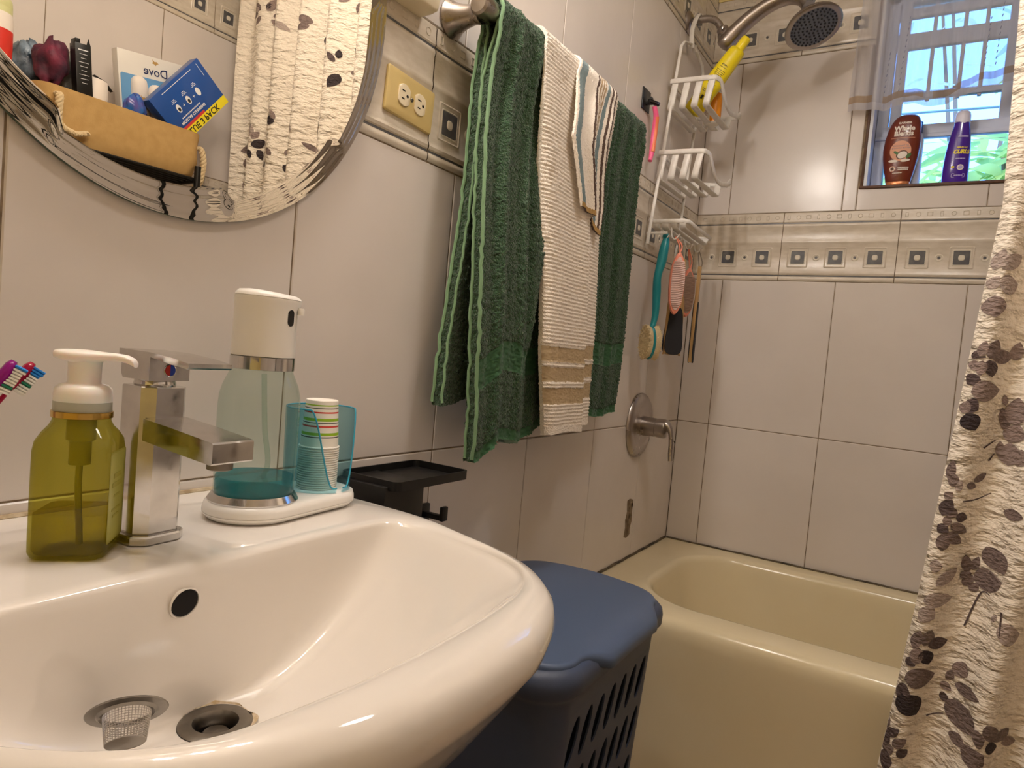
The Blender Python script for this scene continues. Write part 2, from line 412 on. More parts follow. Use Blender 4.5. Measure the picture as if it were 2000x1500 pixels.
dc = np.array([.272, .366]); DR = np.stack([dc[0] + .0308*np.cos(np.linspace(0, 2*PI, NS, endpoint=False)), dc[1] + .0308*np.sin(np.linspace(0, 2*PI, NS, endpoint=False))], 1)
def inset(P, d):
    t = np.roll(P, -1, 0) - np.roll(P, 1, 0); t /= np.linalg.norm(t, axis=1)[:, None] + 1e-9
    n = np.stack([-t[:, 1], t[:, 0]], 1); return P + n*d
def L3(P, z): return [(p[0], p[1], zz + .005*float(smooth(.30, .48, p[0]))*float(smooth(.70, .80, zz))) for p, zz in zip(P, np.broadcast_to(z, (len(P),)))]
wallk = smooth(.0, .06, O[:, 0])          # 0 against the wall, 1 free rim
def oin(d): return O + (inset(O, d)-O)*wallk[:, None]
loops = []
cen = np.array([.19, SY])
for f, z in ((.34, .40), (.40, .52), (.55, .60), (.72, .665), (.86, .72), (.945, .760)):
    Q = cen + (O-cen)*f; Q[:, 0] = np.where(O[:, 0] < .03, np.minimum(Q[:, 0], .02), Q[:, 0]); loops.append(L3(Q, z))
for d, z in ((.012, .772), (.003, .784), (.0, .796), (.003, .808), (.010, .816), (.020, .8198)): loops.append(L3(oin(d), z))
back = smooth(.30, .25, I[:, 0])          # 1 along the faucet deck
fk = 1-.62*smooth(.245, .30, I[:, 0])
kf = smooth(.245, .30, I[:, 0])          # 0 at the deck edge, 1 at the free rim
Oc = oin(.020); gap = np.linalg.norm(Oc-I, axis=1)
for d, z, zf in ((.020, 0., .0002), (.014, 0., .0007), (.009, .0002, .0018), (.005, .0008, .0032), (.002, .0018, .0046), (.0, .0030, .0058)):
    f = 1-np.minimum(d/gap, .96*(d/.020) if d < .02 else .93); loops.append(L3(Oc*(1-f)[:, None]+I*f[:, None], DZ-(z*(1-kf)+zf*kf)))
def inw(d):
    v = dc-I; return I + v/np.linalg.norm(v, axis=1)[:, None]*d
loops.append(L3(inw(.0035), DZ-(.0062*(1-kf)+.0080*kf)))
I2 = inw(.0066)
for t in (.02, .05, .09, .14, .2, .27, .35, .44, .53, .62, .71, .79, .86, .92, .965, 1.0):
    z = DZ-.0100 - .1240*(1-(1-t)**(2.1-.35*kf))
    Q = I2*(1-t) + DR*t
    loops.append(L3(Q, z))
Dn = DR
loops.append(L3(dc+(Dn-dc)*.97, .682)); loops.append(L3(dc+(Dn-dc)*.95, .660))
mb = MB(); mb.loft(loops, True, True, False); body_ = mb.build('bowl', M_ceramic, sink, angle=70)
mb = MB()   # sink pedestal
mb.lathe([(.075, 0), (.095, .01), (.085, .05), (.068, .2), (.066, .45), (.09, .56), (.105, .62)], 36, c=(.17, SY, 0)); mb.build('pedestal', M_ceramic, sink)
mb = MB()   # overflow opening in the basin's rear wall
oM = basis((.2400, .3490, .7895), (0, 1, 0), (.12, 0, 1))
mb.loft([[(x, y, .0028) for x, y in ell(.0138, .0138, 28)], [(x, y, .0036) for x, y in ell(.0126, .0126, 28)], [(x, y, -.002) for x, y in ell(.012, .012, 28)]], True, M=oM)
mb.build('overflow_rim', M_ceramic, sink)
MB().prism(ell(.0118, .0118, 28), .0, .0031, M=oM).build('overflow_hole', M_hole, sink)
mb = MB()
mb.lathe([(.0300, .6835), (.0306, .6868), (.0272, .6887), (.0190, .6880), (.0168, .683), (.0162, .672), (.0162, .650)], 40, c=(dc[0], dc[1], 0), cap=False)
mb.lathe([(.0178, .660), (.0, .660)], 40, c=(dc[0], dc[1], 0), mat=1)
mb.lathe([(.0, .6805), (.010, .6795), (.0135, .6755), (.0135, .668), (.012, .660)], 30, c=(dc[0]+.001, dc[1], 0), mat=0)
mb.build('drain', [M_steel, M_hole], sink)
M_stain = mat('rusty lime stain', (190, 166, 128), .5, var=(180, (226, 212, 194), .9))
mb = MB(); q = [(a, .0318 + .0035*sin(3*a)+.002*sin(7*a+1)) for a in np.linspace(.2, 3.6, 40)]
mb.loft([[(dc[0]+.0304*cos(a), dc[1]+.0304*sin(a), .6872) for a, r in q], [(dc[0]+r*cos(a)*1.0, dc[1]+r*sin(a)*1.0, .6885) for a, r in q]], False); mb.build('lime_stain', M_stain, sink)
# caulk along the deck
mb = MB(); mb.tube([(.0015, y, .8205) for y in np.linspace(.075, .655, 40)], .0035, 6); mb.build('caulk', mat('old caulk', (196, 180, 152), .6, var=(70, (150, 126, 92), .8)), sink)

# ---------------------------------------------------------------- strainer basket lying in the basin
st = thing('sink_strainer', 'mesh sink strainer with wide steel rim lying tilted left of the drain', 'strainer', (.270, .296, .70))
sM = basis((.280, .2830, .7330), (.42, .64, .05), (-.5, .3, -.66))
if (sM.to_3x3() @ Vector((0, 0, 1))).z < 0: sM = sM @ RX(180)
sM = sM @ Matrix.Scale(.80, 4)
mb = MB(); mb.lathe([(.0205, -.0012), (.0235, -.0026), (.0262, -.0004), (.0345, .0002), (.0352, .0010), (.0345, .0018), (.0262, .0012), (.0236, -.001), (.0212, .0002), (.0205, -.0012)], 48, M=sM, cap=False); mb.build('rim', M_steel, st)
M_mesh = mat('wire mesh', (176, 170, 162), .3, 1.)
mb = MB(); nz = 12; na = 44
def sr(t): return .0205 - .0035*t
for k in range(na):
    a = 2*PI*k/na; mb.tube([(sr(t)*cos(a), sr(t)*sin(a), -.001-.026*t) for t in np.linspace(0, 1, 6)], .00032, 4, M=sM, cap=False)
for k in range(nz+1):
    t = k/nz; mb.tube([(sr(t)*cos(a), sr(t)*sin(a), -.001-.026*t) for a in np.linspace(0, 2*PI, na, endpoint=False)], .00032, 4, closed=True, M=sM)
mb.lathe([(.0172, -.027), (.0, -.0275)], 24, M=sM)
mb.build('mesh_cup', M_mesh, st)

# ---------------------------------------------------------------- faucet
M_red = mat('red enamel', (196, 40, 30), .3); M_blue = mat('blue enamel', (30, 70, 190), .3)
fa = thing('basin_faucet', 'square chrome single-lever faucet on the back deck of the white basin', 'faucet', (.142, .370, DZ))
fM = T(.142, .370, DZ) @ RZ(3.5)
MB().prism([(-.027, -.017), (-.017, -.027), (.017, -.027), (.027, -.017), (.027, .017), (.017, .027), (-.017, .027), (-.027, .017)], 0, .009, M=fM, bev=.0015).build('base', M_chrome, fa, angle=20)
MB().prism([(-.0215, -.016), (-.016, -.0215), (.012, -.0215), (.0215, -.012), (.0215, .016), (.016, .0215), (-.016, .0215), (-.0215, .016)], .009, .1475, M=fM, bev=.0008).build('body', M_chrome, fa, angle=20)
mb = MB(); mb.lathe([(.0175, .147), (.0185, .149), (.0175, .1535)], 28, M=fM); mb.build('collar', M_chrome, fa)
mb = MB()
hd = [(-.0215, .158, 1), (-.0185, .1535, 1), (.021, .1535, 1), (.021, .170, 1), (.021, .1765, 1), (-.0215, .1795, 1)]
mb.loft([[(x, y, z) for x, z, _ in hd] for y in (-.0205, .0205)], True, True, True, M=fM); mb.build('handle_base', M_chrome, fa, angle=20)
mb = MB()
up = [(-.0225, .1745), (-.0225, .1805), (.02, .1800), (.055, .1772), (.0775, .1742), (.0780, .1705), (.0760, .1690), (.045, .1725), (.021, .1760)]
mb.loft([[(x, y, z) for x, z in up] for y in (-.0225, -.0218, .0218, .0225)], True, True, True, M=fM); hdl = mb.build('lever', M_chrome, fa, angle=20)
mb = MB()
sp = [(.018, .0985), (.018, .1185), (.06, .1150), (.1130, .1095), (.1145, .1080), (.1145, .0915), (.113, .0900), (.06, .0945)]
mb.loft([[(x, y*k, z) for x, z in sp] for y, k in ((-.0215, 1), (-.0205, 1), (.0205, 1), (.0215, 1))], True, True, True, M=fM); mb.build('spout', M_chrome, fa, angle=20)
mb = MB(); mb.lathe([(.0095, .082), (.0112, .083), (.0112, .092)], 24, c=(.098, 0, 0), M=fM); mb.lathe([(0, .0825), (.0092, .0825)], 20, c=(.098, 0, 0), M=fM, mat=1); mb.build('aerator', [M_steel, M_hole], fa)
iM = fM @ T(.0212, .0, .1635) @ RY(90) @ RZ(90)
mb = MB()
for m_, a0 in ((0, 90), (1, 270)):
    q = [(.0052*cos(math.radians(a0+180*k/16)), .0052*sin(math.radians(a0+180*k/16))) for k in range(17)]
    mb.add([(x, y, .0004) for x, y in q], [tuple(range(17))], m_, iM)
mb.lathe([(.0052, 0), (.0058, .0006), (.0062, 0)], 20, M=iM, mat=2, cap=False)
mb.build('temperature_dot', [M_red, M_blue, M_chrome], fa, smooth=False)

# ---------------------------------------------------------------- green foaming soap bottle
M_gplas = clear('olive clear plastic', (232, 228, 152), .45, (150, 144, 48), .22)
M_gliq = clear('olive soap', (226, 218, 128), .3, (140, 132, 30), .0)
M_gdark = mat('olive tube', (176, 170, 70), .3)
M_pump = mat('translucent white plastic', (238, 232, 226), .35, sss=.3)
M_collar = mat('frosted collar', (206, 206, 190), .3, trans=.45)
M_gold = mat('gold band', (212, 176, 96), .18, 1.)
sb = thing('foaming_soap_bottle', 'olive green soap bottle with gold band and white foam pump left of the faucet', 'soap dispenser', (.143, .306, DZ))
bM = T(.143, .306, DZ) @ RZ(-43)
def sq(h, r, z, n=8): return [(x, y, z) for x, y in rrect(2*h, 2*h, r, n)]
prof = [(.0255, .010, .0), (.0285, .012, .0015), (.0300, .012, .006), (.0300, .011, .02), (.0300, .011, .092), (.0292, .0125, .100), (.0268, .0175, .107), (.0238, .0215, .1125), (.0222, .0220, .117), (.0222, .0221, .122)]
mb = MB(); mb.loft([sq(h, r, z) for h, r, z in prof] , True, True, True, M=bM); mb.build('bottle', M_gplas, sb, angle=60)
mb = MB(); mb.loft([sq(h-.0025, r-.001, z) for h, r, z in ((.0285, .012, .004), (.03, .011, .008), (.03, .011, .0385))], True, True, True, M=bM); mb.build('liquid_soap', M_gliq, sb, angle=60)
mb = MB(); mb.tube([bM @ Vector((.0, .0, .10)), bM @ Vector((.001, .0, .06)), bM @ Vector((-.004, .002, .006))], .0028, 10); mb.lathe([(.0085, .078), (.0085, .098), (.0115, .10), (.0115, .12)], 20, M=bM); mb.build('dip_tube', M_gdark, sb)
M_label = mat('pale green label', (206, 204, 150), .4, alpha=1.)
mb = MB(); lM = bM @ T(0, .0302, .052) @ RX(-90) @ RZ(180)
mb.add([(x, y, 0) for x, y in rrect(.044, .080, .004)], [tuple(range(28))], 0, lM)
q = rrect(.044, .080, .004); mb.loft([[(x, y, .0002) for x, y in q], [(x*.95, y*.97, .0003) for x, y in q]], True, mat=1, M=lM)
for k, (wd, yy) in enumerate(((.020, .018), (.026, .010), (.016, .0), (.024, -.012), (.018, -.018))): mb.box((0, yy, .0003), (wd, .002 if k > 1 else .004, .0002), mat=1, M=lM)
mb.build('label', [mat('soap label film', (190, 188, 96), .3), M_gdark], sb, smooth=False)
mb = MB(); mb.lathe([(.0226, .1195), (.0236, .1200), (.0236, .1250), (.0226, .1255)], 40, M=bM, cap=False); mb.build('gold_band', M_gold, sb)
mb = MB(); mb.lathe([(.0215, .1235), (.0224, .1255), (.0224, .1335), (.0215, .1345)], 40, M=bM); mb.build('collar', M_collar, sb)
pm = MB()
pm.lathe([(.0222, .1335), (.0224, .1400), (.0215, .1450), (.0185, .1480), (.0135, .1490), (.0128, .1500), (.0128, .1660), (.0136, .1695)], 40, M=bM)
pump = pm.build('pump', M_pump, sb)
pM = T(.143, .306, DZ+.1685) @ RZ(41)
hp = MB()
top = []
for x, hw, z0, z1 in ((-.0235, .004, .0035, .0072), (-.0215, .0105, .0012, .0088), (-.015, .0150, -.0002, .0094), (-.004, .0165, -.0024, .0098), (.007, .0150, -.0010, .0094), (.0155, .0095, .0010, .0088), (.026, .0072, .0018, .0086), (.034, .0066, .0008, .0076), (.039, .0060, -.0012, .0054), (.0412, .0050, -.0026, .0026)):
    zc, hz = (z0+z1)/2, (z1-z0)/2
    top.append([(x, hw*math.copysign(abs(cos(a))**.7, cos(a)), zc + hz*math.copysign(abs(sin(a))**.7, sin(a))) for a in np.linspace(0, 2*PI, 20, endpoint=False)])
hp.loft(top, True, True, True, M=pM); hp.build('pump_head', M_pump, pump, angle=60)

# ---------------------------------------------------------------- mouthwash dispenser with cup holder
M_clear = clear('pale teal clear plastic', (240, 247, 243), .2, (196, 210, 202), .05)
M_teal = clear('teal mouthwash', (110, 205, 216), .3, (40, 176, 192), .30)
M_tint = clear('blue tinted clear plastic', (216, 241, 245), .5, (70, 170, 200), .04)
M_tintE = mat('blue plastic edge', (60, 160, 190), .1)
dp = thing('mouthwash_dispenser', 'white automatic mouthwash dispenser with clear reservoir of teal liquid on basin deck', 'dispenser', (.133, .53, DZ))
c0, c1 = (.133, .497), (.129, .592)
def stadium(r0, r1, z, n=20):
    out = []
    for k in range(n+1): a = PI*k/n; out.append((c1[0] + r1*cos(a), c1[1] + r1*sin(a), z))
    for k in range(n+1): a = PI + PI*k/n; out.append((c0[0] + r0*cos(a), c0[1] + r0*sin(a), z))
    return out
mb = MB(); mb.loft([stadium(.044+d, .038+d, DZ+z) for d, z in ((-.004, .0), (.004, .0012), (.0085, .006), (.0088, .0070))], True, True, False); mb.loft([stadium(.044+d, .038+d, DZ+z) for d, z in ((.0088, .0070), (.0080, .0072), (.0080, .0077), (.0088, .0079), (.0085, .013), (.007, .0175), (.003, .0195), (-.004, .0198))], True, False, True); mb.build('base', M_white, dp, angle=50)
def at0(pr, n=48, c=c0): return dict(prof=pr, n=n, c=(c[0], c[1], 0))
MB().lathe(**at0([(.0405, .8385), (.0482, .8390), (.0485, .8410), (.0440, .8478), (.0415, .8485)])).build('chrome_ring', M_chrome, dp)
MB().lathe(**at0([(.0405, .8430), (.0425, .8445), (.0430, .853), (.0435, .90), (.0436, .944), (.0428, .956), (.0400, .967), (.0362, .976), (.0335, .982), (.0330, .9875)])).build('reservoir', M_clear, dp, angle=60)
MB().lathe(**at0([(.0395, .8455), (.0412, .8470), (.0416, .853), (.0416, .8655), (.0412, .8662)])).build('mouthwash', M_teal, dp, angle=60)
mb = MB(); mb.tube(crom([(c0[0]+.004, c0[1], .98), (c0[0]+.006, c0[1]+.004, .92), (c0[0]+.012, c0[1]+.006, .875), (c0[0]-.004, c0[1]-.006, .849)], 20), .0030, 8); mb.build('suction_tube', M_clear, dp)
MB().lathe(**at0([(.0330, .985), (.0345, .9855), (.0345, .9990), (.0330, .9995)])).build('chrome_collar', M_chrome, dp)
hd = MB(); loops = []
du = Vector((.62, .78)).normalized()
for z, r, ov, lift in ((.9990, .0325, 0, 0), (1.0000, .0340, 0, 0), (1.040, .0335, 0, 0), (1.050, .0335, .001, 0), (1.0565, .0337, .0055, 0), (1.0610, .0340, .0085, -.001), (1.0640, .0338, .009, -.002), (1.0644, .0330, .0085, -.002), (1.0648, .0338, .009, -.002), (1.0672, .0330, .008, -.003), (1.0700, .0295, .005, -.004), (1.0712, .020, .003, -.004), (1.0716, .006, 0, -.003)):
    l = []
    for a in np.linspace(0, 2*PI, 48, endpoint=False):
        x, y = cos(a), sin(a); f = max(0, x*du[0]+y*du[1]); l.append((c0[0]+x*r+du[0]*.35*ov*f**2, c0[1]+y*r+du[1]*.35*ov*f**2, z + lift*(x*du[0]+y*du[1])*.4))
    loops.append(l)
hd.loft(loops, True, True, True); head = hd.build('head', M_white, dp, angle=50)
eM = basis((c0[0]+.0333*cos(.22), c0[1]+.0333*sin(.22), 1.044), (-sin(.22), cos(.22), 0), (0, 0, 1))
def bend(R): return lambda x, y, z=.0004: ((R+z)*sin(x/R), y, (R+z)*cos(x/R)-R)
b_ = bend(.0335); q = rrect(.0096, .0185, .0047)
mb = MB(); mb.loft([[b_(x, y, .0) for x, y in q], [b_(x*.96, y*.97, .0009) for x, y in q]], True, False, True, M=eM); mb.build('sensor_window', M_black, head)
mb = MB(); mb.lathe([(.0036, 0), (.0036, .006), (.003, .0075)], 16, M=T(c0[0]+.038*cos(.62), c0[1]+.038*sin(.62), 1.0485)); mb.build('nozzle', M_white, head)
# holder: clear cylinder wall, open towards the user with a curved cut
def hz(a):   # height of the wall for the angle (0 = +x, the open front)
    d = abs((a+PI) % (2*PI) - PI); return .8395 + .006 + .094*float(smooth(.25, 1.05, d))
A = np.linspace(.12, 2*PI-.12, 90); R0, R1 = .0405, .0388
mb = MB(); gr = []
for R in (R0, R1):
    gr.append([[(c1[0]+R*cos(a)*(1+.05*t), c1[1]+R*sin(a)*(1+.05*t), .8395+(hz(a)-.8395)*t) for a in A] for t in np.linspace(0, 1, 10)])
G = np.array(gr[0] + gr[1][::-1]); mb.grid(G); ch = mb.build('cup_holder', M_tint, dp, angle=60)
mb = MB(); mb.tube([(c1[0]+.0416*cos(a), c1[1]+.0416*sin(a), hz(a)) for a in A], .0010, 6); mb.build('rim_edge', M_tintE, ch)
# paper cups, stacked upside down
M_cup = mat('white paper', (240, 234, 224), .5); M_cg = mat('green print', (150, 190, 40), .5); M_cr = mat('red print', (206, 56, 44), .5); M_ck = mat('black print', (44, 44, 44), .5)
def cup(z, full, label):
    t = thing('paper_cup', label, 'paper cup', (c1[0], c1[1], z), 'stack of upside down paper cups')
    H = .058
    st = [(0, 0), (.0045, 1), (.006, 0), (.0085, 3), (.0095, 0), (.013, 2), (.0148, 0), (.021, 1), (.0245, 0), (.0262, 3), (.0272, 0), (.030, 2), (.032, 0), (.0385, 1), (.042, 0), (.0435, 3), (.0448, 0), (H-.0040, 0)]
    if full:
        zs = [0.]+[H-s for s, _ in st[::-1]]
        mb = MB(); pr = [(.0233-.0040*(zz/H), zz) for zz in zs]
        mm = [0]+[m for _, m in st[::-1]][1:]
        loops = [[(c1[0]+r*cos(2*PI*j/40), c1[1]+r*sin(2*PI*j/40), z+zz) for j in range(40)] for r, zz in pr]
        mb.loft(loops, True, False, False, mat=[0]+[m for _, m in st[::-1][1:]])
        mb.lathe([(.0193, H), (.0185, H+.0008), (.0178, H-.001), (0, H-.001)], 40, c=(c1[0], c1[1], z)); mb.build('cup_body', [M_cup, M_cg, M_cr, M_ck], t)
    else:
        mb = MB(); mb.lathe([(.0232, .0), (.0230, .0034), (.0190, H)], 40, c=(c1[0], c1[1], z), cap=False); mb.build('cup_body', M_cup, t)
    MB().lathe([(.0232, -.0002), (.0243, .0), (.0248, .0010), (.0243, .0019), (.0232, .0020)], 40, c=(c1[0], c1[1], z), cap=False).build('rolled_rim', M_cup, t)
    return t
cup(.8905, True, 'topmost paper cup of the stack, showing green, red and black stripes')
first = cup(.8402, False, 'white rolled paper rim among the plain rims under the striped topmost cup')
for k in range(1, 18): dup(first, (0, 0, .00278*k))

# ---------------------------------------------------------------- toothbrushes at the left edge, standing in a tumbler
M_purp = mat('clear purple plastic', (168, 30, 150), .1, trans=.5, ior=1.3); M_mag = mat('clear red plastic', (190, 24, 70), .1, trans=.5, ior=1.3)
M_brw = mat('white bristles', (236, 234, 228), .6); M_brb = mat('blue bristles', (30, 130, 214), .6); M_brg = mat('green bristles', (20, 120, 90), .6)
tu = thing('toothbrush_tumbler', 'white tumbler holding the toothbrushes beyond the left edge of the photo', 'tumbler', (.085, .19, DZ))
MB().lathe([(.030, 0), (.032, .001), (.035, .095), (.0335, .095), (.0305, .004), (0, .004)], 36, c=(.085, .19, DZ)).build('cup_wall', M_white, tu)
def toothbrush(label, base, tip, m, tuft, side):
    t = thing('toothbrush', label, 'toothbrush', base)
    b, p = Vector(base), Vector(tip); d = (p-b).normalized(); L = (p-b).length
    n = (Vector(side) - d*d.dot(Vector(side))).normalized(); M = basis(b, d, n)     # local x along the handle, y towards the bristles
    ps = [(0, .0040), (.03, .0055), (.07, .0050), (.10, .0035), (L-.028, .0032), (L-.024, .0068), (L-.012, .0082), (L-.004, .0072), (L, .004)]
    mb = MB(); mb.loft([[(x, r*.62*cos(a), r*sin(a)) for a in np.linspace(0, 2*PI, 14, endpoint=False)] for x, r in ps], True, True, True, M=M); h = mb.build('handle', m, t, angle=60)
    mb = MB()
    for i in range(10):
        for j in range(4):
            x = L-.0265 + .0026*i; z = -.0054+.0036*j; ln = .0105 + (.0015 if i > 7 else 0)
            k = tuft(i, j)
            mb.lathe([(.00105, .002), (.00115, ln), (.0, ln+.0004)], 6, M=M @ T(x, 0, z) @ RX(-90), mat=k)
    mb.build('bristles', [M_brw, M_brb, M_brg], t)
toothbrush('purple toothbrush with white bristles, nearest the left edge of the photo', (.076, .188, .828), (.104, .268, .984), M_purp, lambda i, j: 1 if i > 8 else (2 if i in (2,) else 0), (.25, .8, -.55))
toothbrush('red toothbrush with white and blue bristles behind the purple toothbrush', (.088, .178, .828), (.097, .285, .982), M_mag, lambda i, j: 1 if i > 6 else (2 if i == 3 else 0), (.25, .8, -.55))
# ---------------------------------------------------------------- oval mirror with a carved bevel
mr = thing('oval_mirror', 'oval frameless mirror with wavy cut-glass border on the wall above the white basin', 'mirror', (.004, .465, 1.506))
ma, mb_, mc, mz = .309, .356, .465, 1.506
NA = 720
def rin(a):      # inner edge of the bevel: overlapping swooshes
    n = 9; u = ((a+.62)/(2*PI)*n) % 1.0
    return .928 - .050*u + .058*float(smooth(.90, 1.0, u))
TH = np.linspace(0, 2*PI, NA, endpoint=False)
RI = np.array([rin(a) for a in TH]); 
for _ in range(2): RI = (np.roll(RI, 1)+RI*2+np.roll(RI, -1))/4
XF = .0105
mb = MB(); c_ = []
for f in (.0, .4, .8, 1.0): c_.append([(XF, mc+ma*max(f, .02)*r*cos(a), mz+mb_*max(f, .02)*r*sin(a)) for a, r in zip(TH, RI)])
mb.loft(c_, True, True, False); mb.build('mirror_glass', M_mirror, mr, smooth=False)
mb = MB(); c_ = []
for k in np.linspace(0, 1, 22):
    L_ = []
    for a, r in zip(TH, RI):
        q = r + (1-r)*k; wv = .00007*sin(a*31+3*sin(a*5))*sin(PI*k)*(1 if k < .8 else 0)
        L_.append((XF - .0026*k**1.08 + wv + .00006*sin(k*2*PI*3.5)*(1 if k < .95 else 0), mc+ma*q*cos(a), mz+mb_*q*sin(a)))
    c_.append(L_)
mb.loft(c_, True); mb.build('bevelled_border', M_mirror, mr, angle=80)
mb = MB(); mb.loft([[(x, mc+ma*s*cos(a), mz+mb_*s*sin(a)) for a in TH] for x, s in ((XF-.0026, 1.0), (XF-.0034, 1.001), (.0035, 1.001), (.003, .99))], True, False, True)
mb.build('glass_edge', mat('green glass edge', (70, 84, 70), .1), mr)
mb = MB(); mb.box((.0017, mc, mz), (.003, .3, .3)); mb.build('backing_pad', M_black, mr)

# ---------------------------------------------------------------- duplex outlet
oc = (0, .847, 1.419)
ol = thing('duplex_outlet', 'ivory duplex outlet set sideways in the tile border, right of the mirror', 'electrical outlet', oc)
oM = basis(oc, (0, 1, 0), (0, 0, 1)) @ RZ(-3.2)   # local x along the wall, y up, z into the room
mb = MB(); q0, q1, q2 = rrect(.115, .071, .004), rrect(.112, .068, .004), rrect(.100, .056, .004)
mb.loft([[(x, y, 0.) for x, y in q0], [(x, y, .003) for x, y in q0], [(x, y, .0052) for x, y in q1], [(x, y, .0066) for x, y in q2]], True, False, True, M=oM); mb.build('cover_plate', M_ivory, ol)
for sx in (-.0195, .0195):
    rM = oM @ T(sx, 0, .0066)
    pl = [(x, y) for x, y in ell(.0172, .0172, 40)]; pl = [(max(-.0135, min(.0135, x)), y) for x, y in pl]
    mb = MB(); mb.loft([[(x, y, -.001) for x, y in pl], [(x, y, .0014) for x, y in pl], [(x*.94, y*.96, .0020) for x, y in pl]], True, False, True, M=rM)
    rc = mb.build('receptacle', M_ivory2, ol)
    mb = MB(); mb.box((-.003, .0062, .0017), (.0078, .0018, .0012), M=rM).box((-.003, -.0062, .0017), (.0062, .0018, .0012), M=rM)
    mb.prism([(x+.0065, y) for x, y in ell(.0026, .0024, 14)], .0012, .0023, M=rM); mb.build('slots', M_hole, rc)
mb = MB(); mb.lathe([(.0032, .006), (.0032, .0074), (.0022, .0082), (0, .0084)], 18, M=oM); sc_ = mb.build('screw', M_steel, ol)
MB().box((0, 0, .0083), (.0052, .0008, .0006), M=oM).build('screw_slot', M_hole, sc_)

# cream fitting at the top edge of the picture
pg = thing('wall_fitting', 'cream plastic wall fitting at the top edge of the photo, beside the towel bar post', 'wall fitting', (0, .818, 1.61))
mb = MB(); mb.loft([[(x, .812+y*s, 1.611+z*s2) for y, z in rrect(.104, .112, .012)] for x, s, s2 in ((.0, 1, 1), (.022, 1, 1), (.034, .97, .97), (.038, .90, .9))], True, True, True); mb.build('case', M_ivory2, pg, angle=50)
mb = MB(); mb.loft([[(x, .804+y*s, 1.617+z*s) for y, z in rrect(.066, .075, .028)] for x, s in ((.037, 1), (.040, 1), (.041, .94), (.0392, .86))], True, False, True); mb.build('face_panel', mat('pale cream insert', (246, 236, 214), .3), pg, angle=50)

# ---------------------------------------------------------------- towel bar and the linen on it
BX, BZ = .072, 1.600
tb = thing('towel_bar', 'brushed nickel towel bar with flared posts carrying the hanging towels', 'towel bar', (0, .937, 1.585))
for y in (.937, 1.575):
    Mp = T(0, y, BZ-.012) @ RY(90)
    mb = MB(); mb.lathe([(.031, 0), (.032, .004), (.030, .007), (.026, .012), (.0195, .030), (.0165, .046), (.0160, .054), (.0172, .056), (.0175, .060), (.0175, .064)], 32, M=Mp)
    p = mb.build('post', M_nickel, tb)
    mb = MB(); mb.lathe([(.0150, -.022), (.0185, -.018), (.0190, 0), (.0185, .018), (.0150, .022)], 28, M=T(BX, y, BZ-.006) @ RX(90)); mb.build('bar_socket', M_nickel, p)
MB().tube([(BX, .937, BZ), (BX, 1.590, BZ)], .0090, 16).build('rod', M_nickel, tb)

M_green = mat('green terry', (60, 100, 62), .95, sheen=.3, var=(300, (30, 58, 34), .85), bump=(330, 1., .007))
M_greenF = mat('green flat weave', (60, 100, 66), .9, sheen=.2, bump=(700, .3, .001), var=(400, (48, 96, 60), .6))
M_hem = mat('green hem', (124, 160, 120), .9, sheen=.25, bump=(600, .5, .001))
M_cream = mat('cream terry', (255, 244, 230), .95, sheen=.3, bump=(420, .8, .003))
M_tan = mat('tan woven stripe', (184, 160, 124), .9, var=(90, (206, 186, 152), .8, (1, 1, 9)), bump=(700, .3, .001))
M_grb = mat('grey blue terry', (122, 142, 146), .95, sheen=.2, bump=(700, .6, .002)); M_brn = mat('brown terry', (98, 78, 68), .95, bump=(700, .6, .002)); M_tan2 = mat('sand terry', (186, 160, 126), .95, bump=(700, .6, .002)); M_tanh = mat('tan hem', (182, 146, 92), .9, bump=(500, .4, .001))

def drape(yl, yr, zfront, zback, ro, ri, xo, xi, xbo, xbi, off, fuzz, nu, ns, rib=None):
    """a cloth folded over the bar: closed skin made of an outer and an inner sheet.
    returns outer grid, inner grid, arc positions; s runs back hem -> bar -> front hem"""
    U = np.linspace(0, 1, nu); out = np.zeros((ns, nu, 3)); inn = np.zeros((ns, nu, 3)); zz = np.zeros((ns, nu))
    for j, u in enumerate(U):
        zf, zb = zfront(u), zback(u); Lb, Lf = BZ-zb, BZ-zf; tot = Lb+Lf+PI*ro
        for i in range(ns):
            s = i/(ns-1)*tot
            if s < Lb: z = zb+s; k = (sm(BZ, BZ-.12, z)); xo_, xi_ = BX-ro+(xbo-(BX-ro))*k, BX-ri+(xbi-(BX-ri))*k; zo = zi = z; side = -1
            elif s < Lb+PI*ro:
                a = (s-Lb)/ro; xo_, zo, xi_, zi = BX-ro*cos(a), BZ+ro*sin(a), BX-ri*cos(a), BZ+ri*sin(a); side = 0
            else: z = BZ-(s-Lb-PI*ro); k = (sm(BZ, BZ-.12, z)); xo_, xi_ = BX+ro+(xo-(BX+ro))*k, BX+ri+(xi-(BX+ri))*k; zo = zi = z; side = 1
            dxo, dxi, dy = off(u, zo, side)
            y = yl(zo, side)+(yr(zo, side)-yl(zo, side))*u+dy
            out[i, j] = (xo_+dxo, y, zo); inn[i, j] = (xi_+dxi, y, zi); zz[i, j] = zo if side >= 0 else -zo
    if fuzz:
        for G in (out, inn): G += rng.normal(0, fuzz, G.shape)*np.array([1, .6, .6])
    return out, inn, zz
